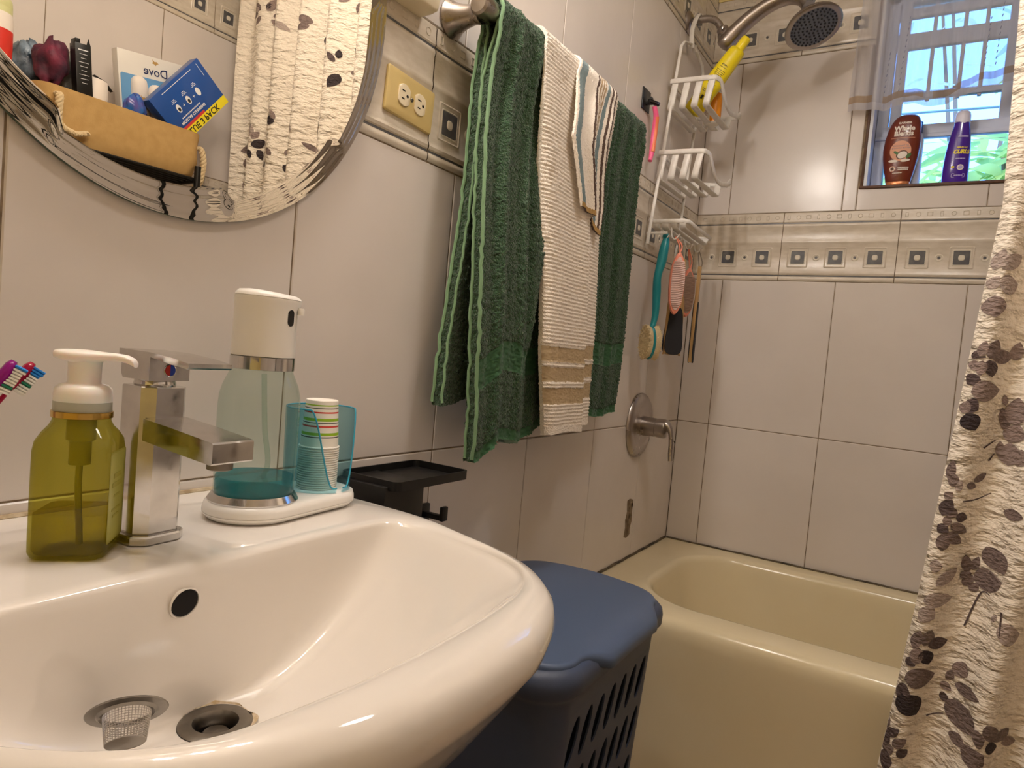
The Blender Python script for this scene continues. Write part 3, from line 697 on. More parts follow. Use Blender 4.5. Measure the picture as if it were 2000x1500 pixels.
def skin(mb, out, inn, matf, capL=0, capR=0, capm=4):
    ns, nu = out.shape[:2]
    mb.grid(out, mat=matf); mb.grid(inn, mat=0)
    for j, mt in ((0, capL), (nu-1, capR)):
        a, b = out[:, j], inn[:, j]; G = np.stack([a+(b-a)*t for t in np.linspace(0, 1, capm)], 1)
        if capm > 3: G[:, 1:-1] += rng.normal(0, .0009, G[:, 1:-1].shape)
        mb.grid(G, mat=mt)
    for i in (0, ns-1): mb.grid(np.stack([out[i], inn[i]], 0), mat=mt if capm <= 3 else 2)

# big green towel
gt = thing('green_towel', 'large dark green terry bath towel draped over the towel bar', 'towel', (BX, 1.28, BZ))
def goff(u, z, side):
    y = .945+.68*u; d = BZ-z
    if side < 0: return (.004*sin(y*34), .003*sin(y*34+1), -.02*(sm(.3, .7, d)))
    pl = .0058*sin(y*2*PI/.062+.4*sin(y*9)+1.2*d)+.0032*sin(y*2*PI/.037+2*d+1)
    pl *= .25+.75*(sm(0, .05, d)); pl *= 1-.35*(sm(.25, .7, d))
    yb = 1.185-.095*(sm(.12, .75, d))
    swing = .026*(sm(.10, .55, d))*(sm(yb+.014, yb-.012, y)) - .010*(sm(.1, .4, d))*(sm(yb-.01, yb+.02, y))
    rt = .010*(sm(.3, .72, d))*(sm(1.42, 1.62, y))
    lead = -.004*(sm(.06, .0, u))
    return (pl+swing-rt+lead, .35*pl+swing*.9-rt, 0.)
gzf = lambda u: .832+.032*(sm(.02, .10, u))-.014*(sm(.15, .25, u))+.004*sin(u*20)+.030*(sm(.28, .5, u))+.012*u
gzb = lambda u: .925+.02*(sm(0, .2, u))
gyl = lambda z, s: (.958-.014*(sm(1.6, 1.25, z))+.018*(sm(1.15, .85, z)) if s >= 0 else .964-.018*(sm(1.4, .95, z)))
gyr = lambda z, s: 1.600+.045*(sm(1.5, 1.0, z))-.01*(sm(1.,.86,z))
o_, i_, zz = drape(gyl, gyr, gzf, gzb, .0270, .0105, .088, .062, .034, .056, goff, .0011, 250, 600)
ns, nu = zz.shape; mf = np.zeros((ns-1, nu-1), int)
for j in range(nu-1):
    u = j/(nu-1); zf = gzf(u)
    for i in range(ns-1):
        z = zz[i, j]
        if z > 0 and (zf+.128 < z < zf+.180 or z < zf+.020): mf[i, j] = 1
        if z < 0 and (-z < gzb(u)+.02): mf[i, j] = 1
flat = np.zeros((ns, nu)); flat[:-1, :-1] = mf
o_[flat > 0] -= np.array([.0018, 0, 0])
mb = MB(); skin(mb, o_, i_, mf, 0, 0, 9); mb.build('terry_cloth', [M_green, M_greenF, M_hem], gt, angle=180)
# smooth selvedge running down the near edge of the front and of the back fall
for nm, G in (('selvedge', o_[:, 0]),):
    k0 = int(np.argmax(G[:, 2])); fr_ = G[k0:ns-2:5]+np.array([-.002, -.0022, 0]); bk_ = G[2:k0:5]+np.array([.002, -.002, 0])
    MB().tube([tuple(p) for p in fr_], .0034, 7).build('selvedge', M_hem, gt); MB().tube([tuple(p) for p in bk_], .0032, 7).build('selvedge', M_hem, gt)
fr2 = i_[k0+20:ns-2:5, 0]+np.array([.004, -.0015, 0]); MB().tube([tuple(p) for p in fr2], .0028, 7).build('selvedge', M_hem, gt)
bk2 = i_[2:k0-10:5, 0]+np.array([-.002, -.0015, 0]); MB().tube([tuple(p) for p in bk2], .0026, 7).build('selvedge', M_hem, gt)

# cream towel with tan stripes
ct = thing('cream_towel', 'narrow cream ribbed towel with tan woven stripes hung over the green towel', 'towel', (BX, 1.2, BZ+.03))
cyl = lambda z, s: float(np.interp(z, [.86, 1.03, 1.16, 1.39, 1.585, 1.64], [1.200, 1.160, 1.146, 1.108, 1.086, 1.090]))
cyr = lambda z, s: float(np.interp(z, [.86, 1.04, 1.37, 1.58, 1.64], [1.432, 1.430, 1.420, 1.408, 1.420]))
def coff(u, z, side):
    d = BZ-z; f = (sm(0, .25, d)) if side >= 0 else 0
    step = -.016*f*(sm(.66, .70, u)); b = .006*sin(PI*min(u/.66, 1))*f + .004*sin(u*9+1)*(sm(0, .1, d))
    w = .012*(sm(.15, .6, d)); rib = .0011*sin(2*PI*z/.0074) if not _inb(z, u) else 0
    roll = -.009*max(0, 1-u/.07)**2*f - .007*max(0, (u-.94)/.06)**2*f; return (step+b+w+rib+roll, step+b+w+roll, 0.)
CB = ((.930, .963), (.976, 1.005), (1.016, 1.046))
czf = lambda u: .866+.004*sin(u*5)+.014*(sm(.66, .70, u))
def _inb(z, u):
    s = .010*(sm(.64, .70, u)); return any(a+s < z < b+s for a, b in CB) or z < czf(u)+.016
o_, i_, zz = drape(cyl, cyr, czf, lambda u: 1.25, .0345, .0280, .106, .097, .012, .020, coff, .0005, 90, 640)
ns, nu = zz.shape; mf = np.zeros((ns-1, nu-1), int)
for j in range(nu-1):
    u = j/(nu-1)
    for i in range(ns-1):
        s = .010*(sm(.64, .70, u)); z = zz[i, j]
        if z > 0 and any(a+s < z < b+s for a, b in CB): mf[i, j] = 1
        elif z > 0: 
            pass
flat = np.zeros((ns, nu)); flat[:-1, :-1] = mf; o_[flat > 0] -= np.array([.0016, 0, 0])
mb = MB(); skin(mb, o_, i_, mf, 0, 0, 3); mb.build('ribbed_cloth', [M_cream, M_tan], ct, angle=180)

# striped washcloth
wc = thing('striped_washcloth', 'small washcloth with grey-blue, brown and tan stripes hung over the cream towel', 'washcloth', (BX, 1.19, BZ+.05))
wyl = lambda z, s: float(np.interp(z, [1.32, 1.46, 1.59, 1.64], [1.258, 1.186, 1.205, 1.235]))
wyr = lambda z, s: float(np.interp(z, [1.30, 1.36, 1.50, 1.58, 1.64], [1.372, 1.378, 1.358, 1.385, 1.41]))
def woff(u, z, side):
    d = BZ-z; f = (sm(0, .2, d)) if side >= 0 else 0
    st_ = -.014*f*(sm(.50, .60, u))+.004*sin(u*14+.6)*(sm(0, .06, d)); return (st_, st_, 0.)
wzf = lambda u: 1.335-.010*u-.026*(sm(.6, .95, u))
o_, i_, zz = drape(wyl, wyr, wzf, lambda u: 1.38, .0395, .0352, .1225, .1175, .005, .009, woff, .0005, 90, 260)
ns, nu = zz.shape; mf = np.zeros((ns-1, nu-1), int)
def stripe(u):
    for a, b, m in ((.03, .19, 1), (.46, .50, 2), (.53, .57, 3), (.60, .63, 3), (.66, .69, 3), (.73, .80, 1), (.86, .90, 2), (.96, 1.1, 2)):
        if a <= u < b: return m
    return 0
for j in range(nu-1):
    u = j/(nu-1)
    for i in range(ns-1): mf[i, j] = 4 if 0 < zz[i, j] < wzf(u)+.010 else stripe(u)
mb = MB(); skin(mb, o_, i_, mf, 0, 2, 3); mb.build('striped_cloth', [M_cream, M_grb, M_brn, M_tan2, M_tanh], wc, angle=180)

# ---------------------------------------------------------------- black box with raised tray on the wall
bx_ = thing('black_wall_tray', 'black wall-mounted tray with raised lip above a black case, right of the basin', 'tray', (0, .85, .78))
mb = MB(); mb.box((.052, .794, .776), (.104, .092, .076), .004); mb.build('case', M_black, bx_)
mb = MB()
tq = rrect(.118, .182, .012, 5, c=(.061, .846)); ti = rrect(.112, .176, .010, 5, c=(.061, .846))
mb.loft([[(x, y, .8085) for x, y in tq], [(x, y, .823+.004*0) for x, y in tq], [(x, y, .823) for x, y in ti], [(x, y, .8115) for x, y in ti]], True, True, True); mb.build('tray', M_black, bx_, angle=30)
hk = thing('wall_hook', 'small black wall hook just showing over the right side of the basin', 'hook', (0, .965, .725))
mb = MB(); mb.box((.004, .965, .722), (.008, .034, .034), .002).box((.03, .965, .722), (.05, .011, .010), .002).box((.052, .965, .730), (.008, .016, .026), .002); mb.build('hook_body', M_black, hk)
# ---------------------------------------------------------------- bathtub
TZ = .4119
tub = thing('bathtub', 'cream almond bathtub along the tiled window wall', 'bathtub', (.78, 2.0, 0))
ox0, ox1, oy0, oy1 = .003, 1.565, 1.628, D_-.003
oy1 = D_-.007
ocx, ocy = (ox0+ox1)/2, (oy0+oy1)/2
icx, icy, iw, ih = .80, (1.722+2.302)/2, 1.35, .58
NT = 40
def rl(w, h, r, z, c, n=NT): return [(x, y, z) for x, y in rrect(w, h, r, n//4, c)]
W0, H0 = ox1-ox0, oy1-oy0
L_ = []
for dy, z in ((.0, .0), (.0, .05), (-.004, .30), (-.012, .360), (-.012, .385), (-.008, .400), (.002, .4085)):   # apron swells a little below the rim
    q = rl(W0, H0, .008, z, (ocx, ocy)); L_.append([(x, y + (dy if y < ocy else 0), zz) for x, y, zz in q])
q = rl(W0, H0, .008, TZ, (ocx, ocy)); L_.append([(x, y+(.012 if y < ocy else 0), z) for x, y, z in q])
for d, z in ((.010, TZ+.0004), (.002, TZ-.0012), (-.006, TZ-.007), (-.011, TZ-.018)): L_.append(rl(iw+2*d, ih+2*d, .19+d, z, (icx, icy)))
for t in np.linspace(.06, 1, 9):
    d = .011+.055*t; z = TZ-.018 - (.31)*(t**.9); L_.append(rl(iw-2*d-.10*t, ih-2*d, .18-.03*t, z, (icx-.02*t, icy)))
L_.append(rl(iw-.34, ih-.20, .12, .070, (icx-.02, icy))); L_.append(rl(iw-.6, ih-.4, .08, .066, (icx-.02, icy)))
mb = MB(); mb.loft(L_, True, True, True); mb.build('shell', M_tub, tub, angle=60)
M_caulk = mat('blackened caulk', (58, 50, 40), .8, var=(30, (120, 104, 80), .8))
mb = MB(); mb.tube([(.002, y, TZ+.002+.001*sin(y*60)) for y in np.linspace(1.70, D_-.012, 50)], .0042, 6); mb.tube([(x, D_-.0075, TZ+.002+.0006*sin(x*50)) for x in np.linspace(.006, W_-.006, 80)], .0034, 6); mb.build('caulk', M_caulk, tub)

# ---------------------------------------------------------------- tub valve
va = thing('shower_valve', 'round worn nickel valve plate with single lever on the left wall above the tub', 'valve', (0, 2.003, .834))
Mv = T(0, 2.003, .834) @ RY(90)
MB().lathe([(.100, 0), (.101, .002), (.099, .007), (.090, .013), (.076, .016), (.068, .0155), (.064, .0145), (.052, .0165), (.030, .018)], 56, M=Mv).build('escutcheon', M_valve, va)
MB().lathe([(.030, .015), (.0305, .020), (.0285, .058), (.0285, .060), (.0275, .0605), (.0275, .0625), (.029, .063), (.030, .082), (.0285, .090), (.022, .095), (0, .0965)], 36, M=Mv).build('hub', M_valve, va)
mb = MB(); pth = crom([(.068, 2.003, .846), (.092, 1.998, .846), (.108, 1.993, .828), (.114, 1.989, .795), (.116, 1.986, .765), (.120, 1.984, .742)], 26)
mb.tube(pth, [.022+(.0085-.022)*sm(0, .5, k/25)+(.001*sm(.8, 1, k/25)) for k in range(26)], 16, flat=.8)
lv = mb.build('lever', M_valve, va, angle=60)
MB().lathe([(0, 0), (.0035, .0002), (.004, -.001)], 14, M=T(.1235, 1.992, .800) @ RY(80)).build('set_screw', M_hole, lv)

# ---------------------------------------------------------------- shower arm and hand shower
SY0, SZ0 = 2.095, 2.100
ar = sh = thing('wall_shower', 'nickel shower with bent arm and round spray head high on the left wall', 'shower', (0, SY0, SZ0))
MB().lathe([(.033, 0), (.034, .003), (.030, .009), (.020, .014), (.0125, .017)], 36, M=T(0, SY0, SZ0) @ RY(90)).build('flange', M_valve, ar)
ap = crom([(.004, SY0, SZ0), (.05, SY0, SZ0+.002), (.078, SY0, SZ0-.004), (.098, SY0, SZ0-.022), (.112, SY0, SZ0-.046)], 22)
MB().tube(ap, .0108, 18).build('bent_pipe', M_valve, ar)
mb = MB(); dM = basis((.112, SY0, SZ0-.044), (0, 1, 0), (-.75, 0, -.66))
dirn = Vector((.48, 0, -.88)).normalized()
def along(o, d, pr, n=28, up=(0, 1, 0)):
    d = Vector(d).normalized(); M = basis(o, Vector(up) - d*d.dot(Vector(up)), d.cross(Vector(up))); 
    if (M.to_3x3() @ Vector((0, 0, 1))).dot(d) < 0: M = M @ RX(180)
    return MB().lathe(pr, n, M=M), M
m_, _ = along((.108, SY0, SZ0-.036), dirn, [(.014, 0), (.0175, .003), (.0175, .016), (.021, .018), (.0225, .026), (.0225, .030), (.019, .033)]); m_.build('swivel_nut', M_valve, sh)
m_, _ = along((.118, SY0-.02, SZ0-.048), (0, -1, .1), [(.0, -.014), (.006, -.012), (.006, .012), (.0, .014)]); m_.build('lock_knob', M_valve, sh)
hc = Vector((.372, SY0+.004, SZ0-.078)); hn = Vector((.36, -.28, -.89)).normalized()     # spray face centre and facing
hp_ = crom([(.118, SY0, SZ0-.098), (.134, SY0, SZ0-.074), (.180, SY0, SZ0-.030), (.235, SY0+.002, SZ0+.006), (.290, SY0+.004, SZ0+.022), (.330, SY0+.004, SZ0+.014), (.352, SY0+.005, SZ0-.006)], 36)
rr = [float(np.interp(k/35, [0, .04, .12, .3, .6, .85, 1], [.013, .027, .032, .027, .023, .024, .028])) for k in range(36)]
mb = MB(); mb.tube(hp_, rr, 22, flat=.85); mb.build('handle', M_valve, sh, angle=70)
m_, Mh = along(tuple(hc - hn*.044), hn, [(.024, -.004), (.040, .006), (.060, .019), (.074, .030), (.0785, .038), (.0785, .042), (.074, .0445), (.0655, .0425)], 48); hd_ = m_.build('spray_head', M_valve, sh, angle=60)
M_face = mat('blue grey shower face', (116, 124, 142), .4); M_noz = mat('dark rubber nozzle', (40, 42, 52), .55)
MB().lathe([(.0665, .0405), (.064, .0425), (0, .0430)], 48, M=Mh).build('spray_plate', M_face, hd_)
mb = MB()
for r, n in ((.008, 5), (.019, 10), (.030, 16), (.041, 22), (.052, 28), (.0605, 32)):
    for k in range(n):
        a = 2*PI*(k+.5*(n % 3))/n; mb.lathe([(.0027, .0425), (.0024, .0452), (.0012, .0458), (0, .0456)], 8, c=(r*cos(a), r*sin(a), 0), M=Mh)
mb.build('nozzles', M_noz, hd_)

# ---------------------------------------------------------------- hanging caddy
ca = thing('shower_caddy', 'white coated three-tier shower caddy hanging from the shower arm', 'shower caddy', (.025, 2.09, 1.40))
def shy(y, z): return y - .17*(1.84-z)           # the caddy hangs slightly askew
def cp(x, y, z): return (x, shy(y, z), z)
Y0, Y1 = 1.968, 2.196
mb = MB()
mb.strip([cp(.022, Y0-.012, 1.372), cp(.022, Y0-.004, 1.62), cp(.022, Y0, 1.85), cp(.022, Y0+.004, 1.985), cp(.022, Y0+.022, 2.005), cp(.022, 2.052, 2.026), cp(.022, 2.062, 2.036)] , .009, .0055, (1, 0, 0))
mb.strip([cp(.022, Y1+.012, 1.372), cp(.022, Y1+.004, 1.62), cp(.022, Y1, 1.85), cp(.022, Y1-.004, 1.985), cp(.022, Y1-.022, 2.005), cp(.022, 2.092, 2.026), cp(.022, 2.082, 2.036)] , .009, .0055, (1, 0, 0))
mb.build('side_rails', M_wire, ca, angle=50)
hk_ = crom([(.022, shy(2.056, 2.02), 2.016), (.024, SY0-.026, 2.060), (.030, SY0-.019, 2.095), (.034, SY0-.002, 2.1185), (.034, SY0+.014, 2.108), (.032, SY0+.019, 2.092)], 20)
hk2 = crom([(.022, shy(2.088, 2.02), 2.016), (.020, SY0-.012, 2.040), (.024, SY0-.021, 2.064)], 8)
mb = MB(); mb.strip(hk_, .014, .005, (1, 0, 0)); mb.strip(hk2, .012, .005, (1, 0, 0)); mb.build('hook', M_wire, ca, angle=50)
def basket(zt, zb, x0=.012, xt=.150, xb=.128):
    root = MB(); zr = zt
    # rim: near side bar, wavy front, far side bar, back bar
    rim = [(.012, Y0-.008, zr), (xt-.02, Y0-.008, zr-.004), (xt, Y0+.004, zr-.006), (xt+.006, Y0+.020, zr-.012)]
    rim += [(xt+.010, Y0+.05, zr-.040), (xt+.012, Y0+.085, zr-.062), (xt+.012, Y0+.13, zr-.066), (xt+.012, Y0+.17, zr-.058), (xt+.012, Y1-.030, zr-.052), (xt+.012, Y1-.008, zr-.040), (xt+.010, Y1+.006, zr-.032), (xt+.004, Y1+.010, zr-.044)]
    pts = crom([cp(*p) for p in rim], 60)
    root.strip(pts, .014, .0055, (0, 0, 1))
    root.strip([cp(.012, Y0-.008, zr), cp(.012, Y1+.008, zr)], .010, .005, (0, 0, 1)); root.strip([cp(.012, Y1+.008, zr-.03), cp(xt+.004, Y1+.010, zr-.044)], .012, .005, (0, 0, 1))
    b = root.build('basket_rim', M_wire, ca, angle=50)
    for k in range(4):
        x = .020+(xb-.022)*k/3; xtp = .026+(xt-.040)*k/3
        p = [cp(xtp, Y0-.004, zr-.004), cp(x+.002, Y0-.002, zb+.012), cp(x, Y0+.002, zb+.003), cp(x, Y0+.010, zb), cp(x, Y1-.012, zb), cp(x, Y1-.004, zb+.003), cp(x, Y1, zb+.012), cp(x, Y1+.006, zr-.040)]
        MB().strip(p, .0195, .0055, (1, 0, 0)).build('slat', M_wire, b, angle=50)
basket(1.868, 1.785); basket(1.648, 1.566)
mb = MB()       # shallow soap tray with hooks
zt = 1.440
mb.strip([cp(.012, Y0, zt+.008), cp(.030, Y0-.004, zt), cp(.118, Y0-.004, zt), cp(.130, Y0+.012, zt-.001), cp(.132, Y0+.06, zt-.006), cp(.132, Y1-.01, zt-.010), cp(.120, Y1+.004, zt-.010), cp(.012, Y1, zt)], .012, .005, (0, 0, 1))
mb.strip([cp(.012, Y0-.004, zt-.035), cp(.075, Y0-.004, zt-.035)], .008, .004, (0, 0, 1))
tr_ = mb.build('soap_tray', M_wire, ca, angle=50)
for k in range(4):
    x = .036+.026*k; MB().strip([cp(x, Y0-.002, zt-.004), cp(x, Y0+.002, zt-.016), cp(x, Y0+.014, zt-.020), cp(x, Y1-.014, zt-.028), cp(x, Y1, zt-.012)], .019, .0055, (1, 0, 0)).build('slat', M_wire, tr_, angle=50)
HK = []
for x, y in ((.065, 1.904), (.098, 1.897), (.090, 1.950), (.088, 2.052), (.098, 2.112)):
    q = [(x-.016, y+.004, zt-.018), (x-.012, y+.002, zt-.044), (x, y, zt-.053), (x+.012, y, zt-.038)]
    mb = MB(); mb.strip(crom(q, 10), .009, .003, (0, 1, 0)); mb.build('hook', M_wire, ca, angle=50)

# bottles in the caddy's top basket
M_yel = mat('yellow plastic', (236, 214, 24), .35); M_yelc = mat('yellow cap', (246, 222, 40), .3); M_ink = mat('dark print', (52, 48, 30), .6)
yb_ = thing('yellow_bottle', 'bright yellow squeeze bottle leaning out of the top caddy basket', 'bottle', (.075, 2.03, 1.80))
p0, p1 = Vector((.062, 2.030, 1.7935)), Vector((.192, 2.075, 2.012))
ax = (p1-p0); Lb = ax.length; Mb = basis(p0, Vector((.0, -1, .25)), (1, 0, 0)); zl = ax.normalized()
xl = (Vector((.55, -.80, .1)) - zl*zl.dot(Vector((.55, -.80, .1)))).normalized(); yl_ = zl.cross(xl)
for i in range(3): Mb[i][0] = xl[i]; Mb[i][1] = yl_[i]; Mb[i][2] = zl[i]; Mb[i][3] = p0[i]
def ovl(a, b, z): return [(a*math.copysign(abs(cos(t))**.85, cos(t)), b*math.copysign(abs(sin(t))**.85, sin(t)), z) for t in np.linspace(0, 2*PI, 32, endpoint=False)]
mb = MB(); mb.loft([ovl(a, b, z*Lb) for a, b, z in ((.014, .020, .0), (.020, .026, .015), (.0225, .0285, .06), (.0230, .0280, .3), (.0235, .0265, .6), (.0235, .0245, .80), (.0215, .0225, .835), (.0145, .0145, .845))], True, True, True, M=Mb); mb.build('body', M_yel, yb_, angle=60)
mb = MB(); mb.lathe([(.0138, .845*Lb), (.0143, .855*Lb), (.0140, .985*Lb), (.0125, Lb), (0, Lb*1.002)], 24, M=Mb); mb.build('cap', M_yelc, yb_)
mb = MB()
tM = Mb @ T(0, 0, 0) @ Matrix(((0, 0, 1, .0234), (1, 0, 0, 0), (0, 1, 0, 0), (0, 0, 0, 1)))   # lettering plane on the side facing the room
def wrap(x, y): return (x, y, -.0060*(x/.026)**2)
for k, (wd, vv) in enumerate(((.020, .60), (.026, .57), (.030, .53), (.028, .51), (.030, .49), (.024, .47), (.030, .44), (.026, .42), (.020, .40), (.028, .36), (.022, .33), (.030, .27), (.026, .25))):
    n = int(wd/.004); 
    for i in range(n): mb.box((-wd/2+.004*i+.002-.004, vv*Lb, wrap(-wd/2+.004*i-.002, 0)[2]), (random.uniform(.0018, .0034), .0018 if k else .004, .0004), M=tM)
mb.box((-.004, .18*Lb, 0), (.006, .012, .0006), M=tM); mb.build('print', M_ink, yb_, smooth=False)
M_org = mat('orange print', (238, 150, 30), .4); M_lab = mat('white label', (232, 226, 216), .4)
ob_ = thing('lotion_bottle', 'white and orange bottle standing behind the yellow bottle in the top caddy basket', 'bottle', (.100, 2.125, 1.79))
oMt = T(.098, 2.122, 1.782) @ RZ(-35)
mb = MB(); mb.loft([ovl(a, b, z) for a, b, z in ((.022, .017, 0), (.0255, .020, .004), (.0265, .021, .03), (.026, .0205, .075), (.021, .0165, .098), (.012, .011, .106))], True, True, True, M=oMt, mat=[0, 0, 0, 0, 0]); bd = mb.build('body', M_lab, ob_, angle=60)
mb = MB(); mb.loft([[(p[0]*1.012, p[1]*1.012, p[2]) for p in ovl(a, b, z)[26:] + ovl(a, b, z)[:5]] for a, b, z in ((.0255, .020, .006), (.0265, .021, .03), (.026, .0205, .075), (.022, .0172, .094))], False, M=oMt); mb.build('orange_panel', M_org, bd)
mb = MB(); fM = oMt @ Matrix(((1, 0, 0, 0), (0, 0, -1, -.0212), (0, 1, 0, 0), (0, 0, 0, 1)))
mb.box((-.004, .066, 0), (.020, .004, .0006), M=fM)
for k in range(6): mb.box((-.006, .056-.006*k, 0), (.016-.002*(k % 3), .0012, .0006), M=fM)
mb.build('label_lines', mat('faded orange print', (206, 128, 96), .5), bd)
mb = MB(); mb.lathe([(.011, .105), (.0125, .107), (.012, .126), (.009, .130), (0, .131)], 24, M=oMt); mb.build('cap', mat('copper orange cap', (206, 132, 78), .3), ob_)

# ---------------------------------------------------------------- brushes and files on the caddy hooks
M_teal2 = mat('teal plastic', (26, 140, 150), .3); M_bris = mat('cream bristles', (226, 206, 164), .8, bump=(300, .8, .004)); M_wood = mat('pale wood', (196, 160, 106), .5, var=(20, (170, 132, 82), .7, (6, 6, .5))); M_pad = mat('black abrasive pad', (46, 46, 50), .85, bump=(900, .6, .001)); M_pink = mat('salmon plastic', (240, 150, 126), .45); M_pum = mat('pale pink pumice', (226, 196, 188), .8, bump=(14, 1., .003, (1, 1, 14))); M_tape = mat('grey cord', (150, 140, 128), .7)
bb = thing('bath_brush', 'teal long-handled bath brush with cream bristles hanging below the caddy', 'brush', (.086, 1.86, 1.40))
pth = crom([(.082, 1.858, 1.402), (.083, 1.862, 1.388), (.083, 1.856, 1.362), (.081, 1.848, 1.318), (.078, 1.836, 1.272), (.079, 1.840, 1.225), (.081, 1.840, 1.165), (.080, 1.828, 1.128), (.080, 1.816, 1.100), (.080, 1.812, 1.070), (.081, 1.818, 1.036)], 50)
pth = [(p[0]-.017, p[1]+.045, p[2]+.004) for p in pth]
mb = MB(); mb.tube(pth, [float(np.interp(k/49, [0, .04, .1, .2, .28, .38, .48, .6, .68, .75, .9, 1], [.005, .010, .009, .013, .0145, .011, .0125, .010, .008, .0085, .0075, .004])) for k in range(50)], 16); mb.build('handle', M_teal2, bb, angle=60)
hM = Matrix(((.35, -.94, 0, .064), (.94, .35, 0, 1.863), (0, 0, 1, 1.088), (0, 0, 0, 1)))     # local x = bristle direction, z = along the head
mb = MB(); mb.loft([[(xx, a*s, b*s) for a, b in ell(.021, .048, 36)] for xx, s in ((-.006, .94), (-.004, 1), (.003, 1), (.005, .94))], True, True, True, M=hM); mb.build('head', M_teal2, bb)
for sg, L2 in ((1, .027), (-1, .025)):
    mb = MB()
    mb.loft([[(sg*xx, a*s, b*s) for a, b in ell(.0195, .046, 40)] for xx, s in ((.004, .97), (.012, 1.03), (L2-.003, 1.08), (L2, 1.0), (L2+.001, .6))], True, False, True, M=hM)
    for k in range(260):
        a = random.uniform(0, 2*PI); r = math.sqrt(random.random()); x, y = .0195*r*cos(a)*1.08, .046*r*sin(a)*1.08
        mb.tube([(sg*(L2-.006), x, y), (sg*(L2+random.uniform(.001, .004)), x*1.02, y*1.02)], .0011, 4, M=hM)
    mb.build('bristles', M_bris, bb)
def foot_file(name, label, o, xd, L_, w, top, padz, nrm):
    t = thing(name, label, 'foot file', o); M = basis(o, xd, (0, 0, 1)) ; M[0][3], M[1][3], M[2][3] = o
    # local x across, y up; origin at the top
    out = crom([(-.004, 0), (.004, 0), (w*.30, -.012), (w*.34, -.10), (w*.5, -.14), (w*.5, -L_+.012), (w*.44, -L_), (-w*.44, -L_), (-w*.5, -L_+.012), (-w*.5, -.14), (-w*.34, -.10), (-w*.30, -.012)], 60, True)
    mb = MB(); mb.prism(out, -.005, .005, M=M, bev=.0016); mb.build('wooden_paddle', M_wood, t, angle=50)
    for sg in (1, -1):
        q = crom([(-w*.48, -L_+.008), (w*.48, -L_+.008), (w*.48, -L_+padz*.6), (w*.30, -L_+padz), (-w*.30, -L_+padz), (-w*.48, -L_+padz*.6)], 40, True)
        mb = MB(); mb.prism(q, .0045 if sg > 0 else -.0075, .0075 if sg > 0 else -.0045, M=M); mb.build('abrasive_pad', M_pad, t)
    mb = MB(); mb.tube(crom([(o[0], o[1], o[2]-.012), (o[0]-.004, o[1]-.004, o[2]+.012), top, (o[0]+.005, o[1]+.004, o[2]+.012), (o[0], o[1], o[2]-.012)], 24), .0016, 6); mb.build('cord', M_tape, t)
    return t
foot_file('foot_file', 'wooden foot file with black pad facing the room, hanging beside the teal brush', (.098, 1.956, 1.345), (.56, .83, 0), .285, .056, (.090, 1.948, 1.396), .135, 1)
foot_file('foot_file', 'wooden foot file seen edge-on, hanging nearest the window wall', (.104, 2.128, 1.345), (-.22, .97, 0), .300, .052, (.100, 2.112, 1.392), .18, 1)
def pumice(label, o, xd, L_, w, top, m):
    t = thing('pumice_pad', label, 'pumice pad', o); M = basis(o, xd, (0, 0, 1)); M[0][3], M[1][3], M[2][3] = o
    q = crom([(0, .0), (w*.42, -.035), (w*.52, -L_*.5), (w*.40, -L_*.84), (0, -L_), (-w*.40, -L_*.84), (-w*.52, -L_*.5), (-w*.42, -.035)], 40, True)
    mb = MB(); mb.prism(q, -.008, .004, M=M, bev=.003); mb.build('pad_frame', M_pink, t, angle=50)
    mb = MB(); n = 26
    for k in range(n):
        y = -.028-(L_-.05)*k/(n-1); hw = float(np.interp(-y/L_, [0, .1, .25, .5, .8, 1], [0, .30, .42, .46, .36, 0]))*w
        mb.tube([(-hw, y, .0055), (0, y+.0015, .0068), (hw, y, .0055)], .0021, 6, M=M)
    mb.prism([(a*.86, b*.86-L_*.07) for a, b in q], .002, .0052, M=M); mb.build('ribbed_face', m, t)
    mb = MB(); mb.tube(crom([(o[0], o[1], o[2]-.004), (o[0]-.003, o[1]-.003, o[2]+.02), top, (o[0]+.003, o[1]+.003, o[2]+.02), (o[0], o[1], o[2]-.004)], 20), .0022, 6); mb.build('loop', M_pink, t)
pumice('salmon pink ribbed pumice pad hanging in front of the black-padded foot file', (.112, 1.905, 1.352), (.75, .66, 0), .178, .044, (.098, 1.895, 1.394), M_pum)
pumice('darker worn pink pumice pad hanging behind the salmon pink one', (.094, 2.062, 1.330), (.62, .78, 0), .150, .046, (.088, 2.050, 1.386), mat('worn pumice', (166, 138, 122), .9, bump=(14, 1., .003, (1, 1, 14))))

# ---------------------------------------------------------------- adhesive hook with razor
rk = thing('adhesive_hook', 'black square adhesive hook on the left wall beside the green towel', 'hook', (0, 1.815, 1.762))
mb = MB(); mb.box((.0018, 1.815, 1.762), (.0036, .056, .058), .0012).box((.010, 1.815, 1.752), (.018, .012, .008), .002).box((.018, 1.815, 1.758), (.006, .014, .020), .002); mb.build('plate', M_black, rk)
rz = thing('razor', 'pink disposable razor hanging head up from the black adhesive hook', 'razor', (.026, 1.82, 1.75))
M_rp = mat('pink razor plastic', (244, 104, 150), .3); M_ro = mat('orange grip', (246, 136, 96), .4)
mb = MB(); pth = crom([(.0255, 1.822, 1.745), (.028, 1.835, 1.722), (.024, 1.845, 1.690), (.022, 1.846, 1.650), (.022, 1.842, 1.615), (.022, 1.836, 1.598)], 24); mb.tube(pth, [.006+.0028*sin(PI*min(1, k/20)) for k in range(24)], 12); h = mb.build('handle', M_rp, rz)
mb = MB(); mb.tube([(p[0]+.0035, p[1]-.002, p[2]) for p in pth[5:18]], .0062, 10); mb.build('grip', M_ro, h)
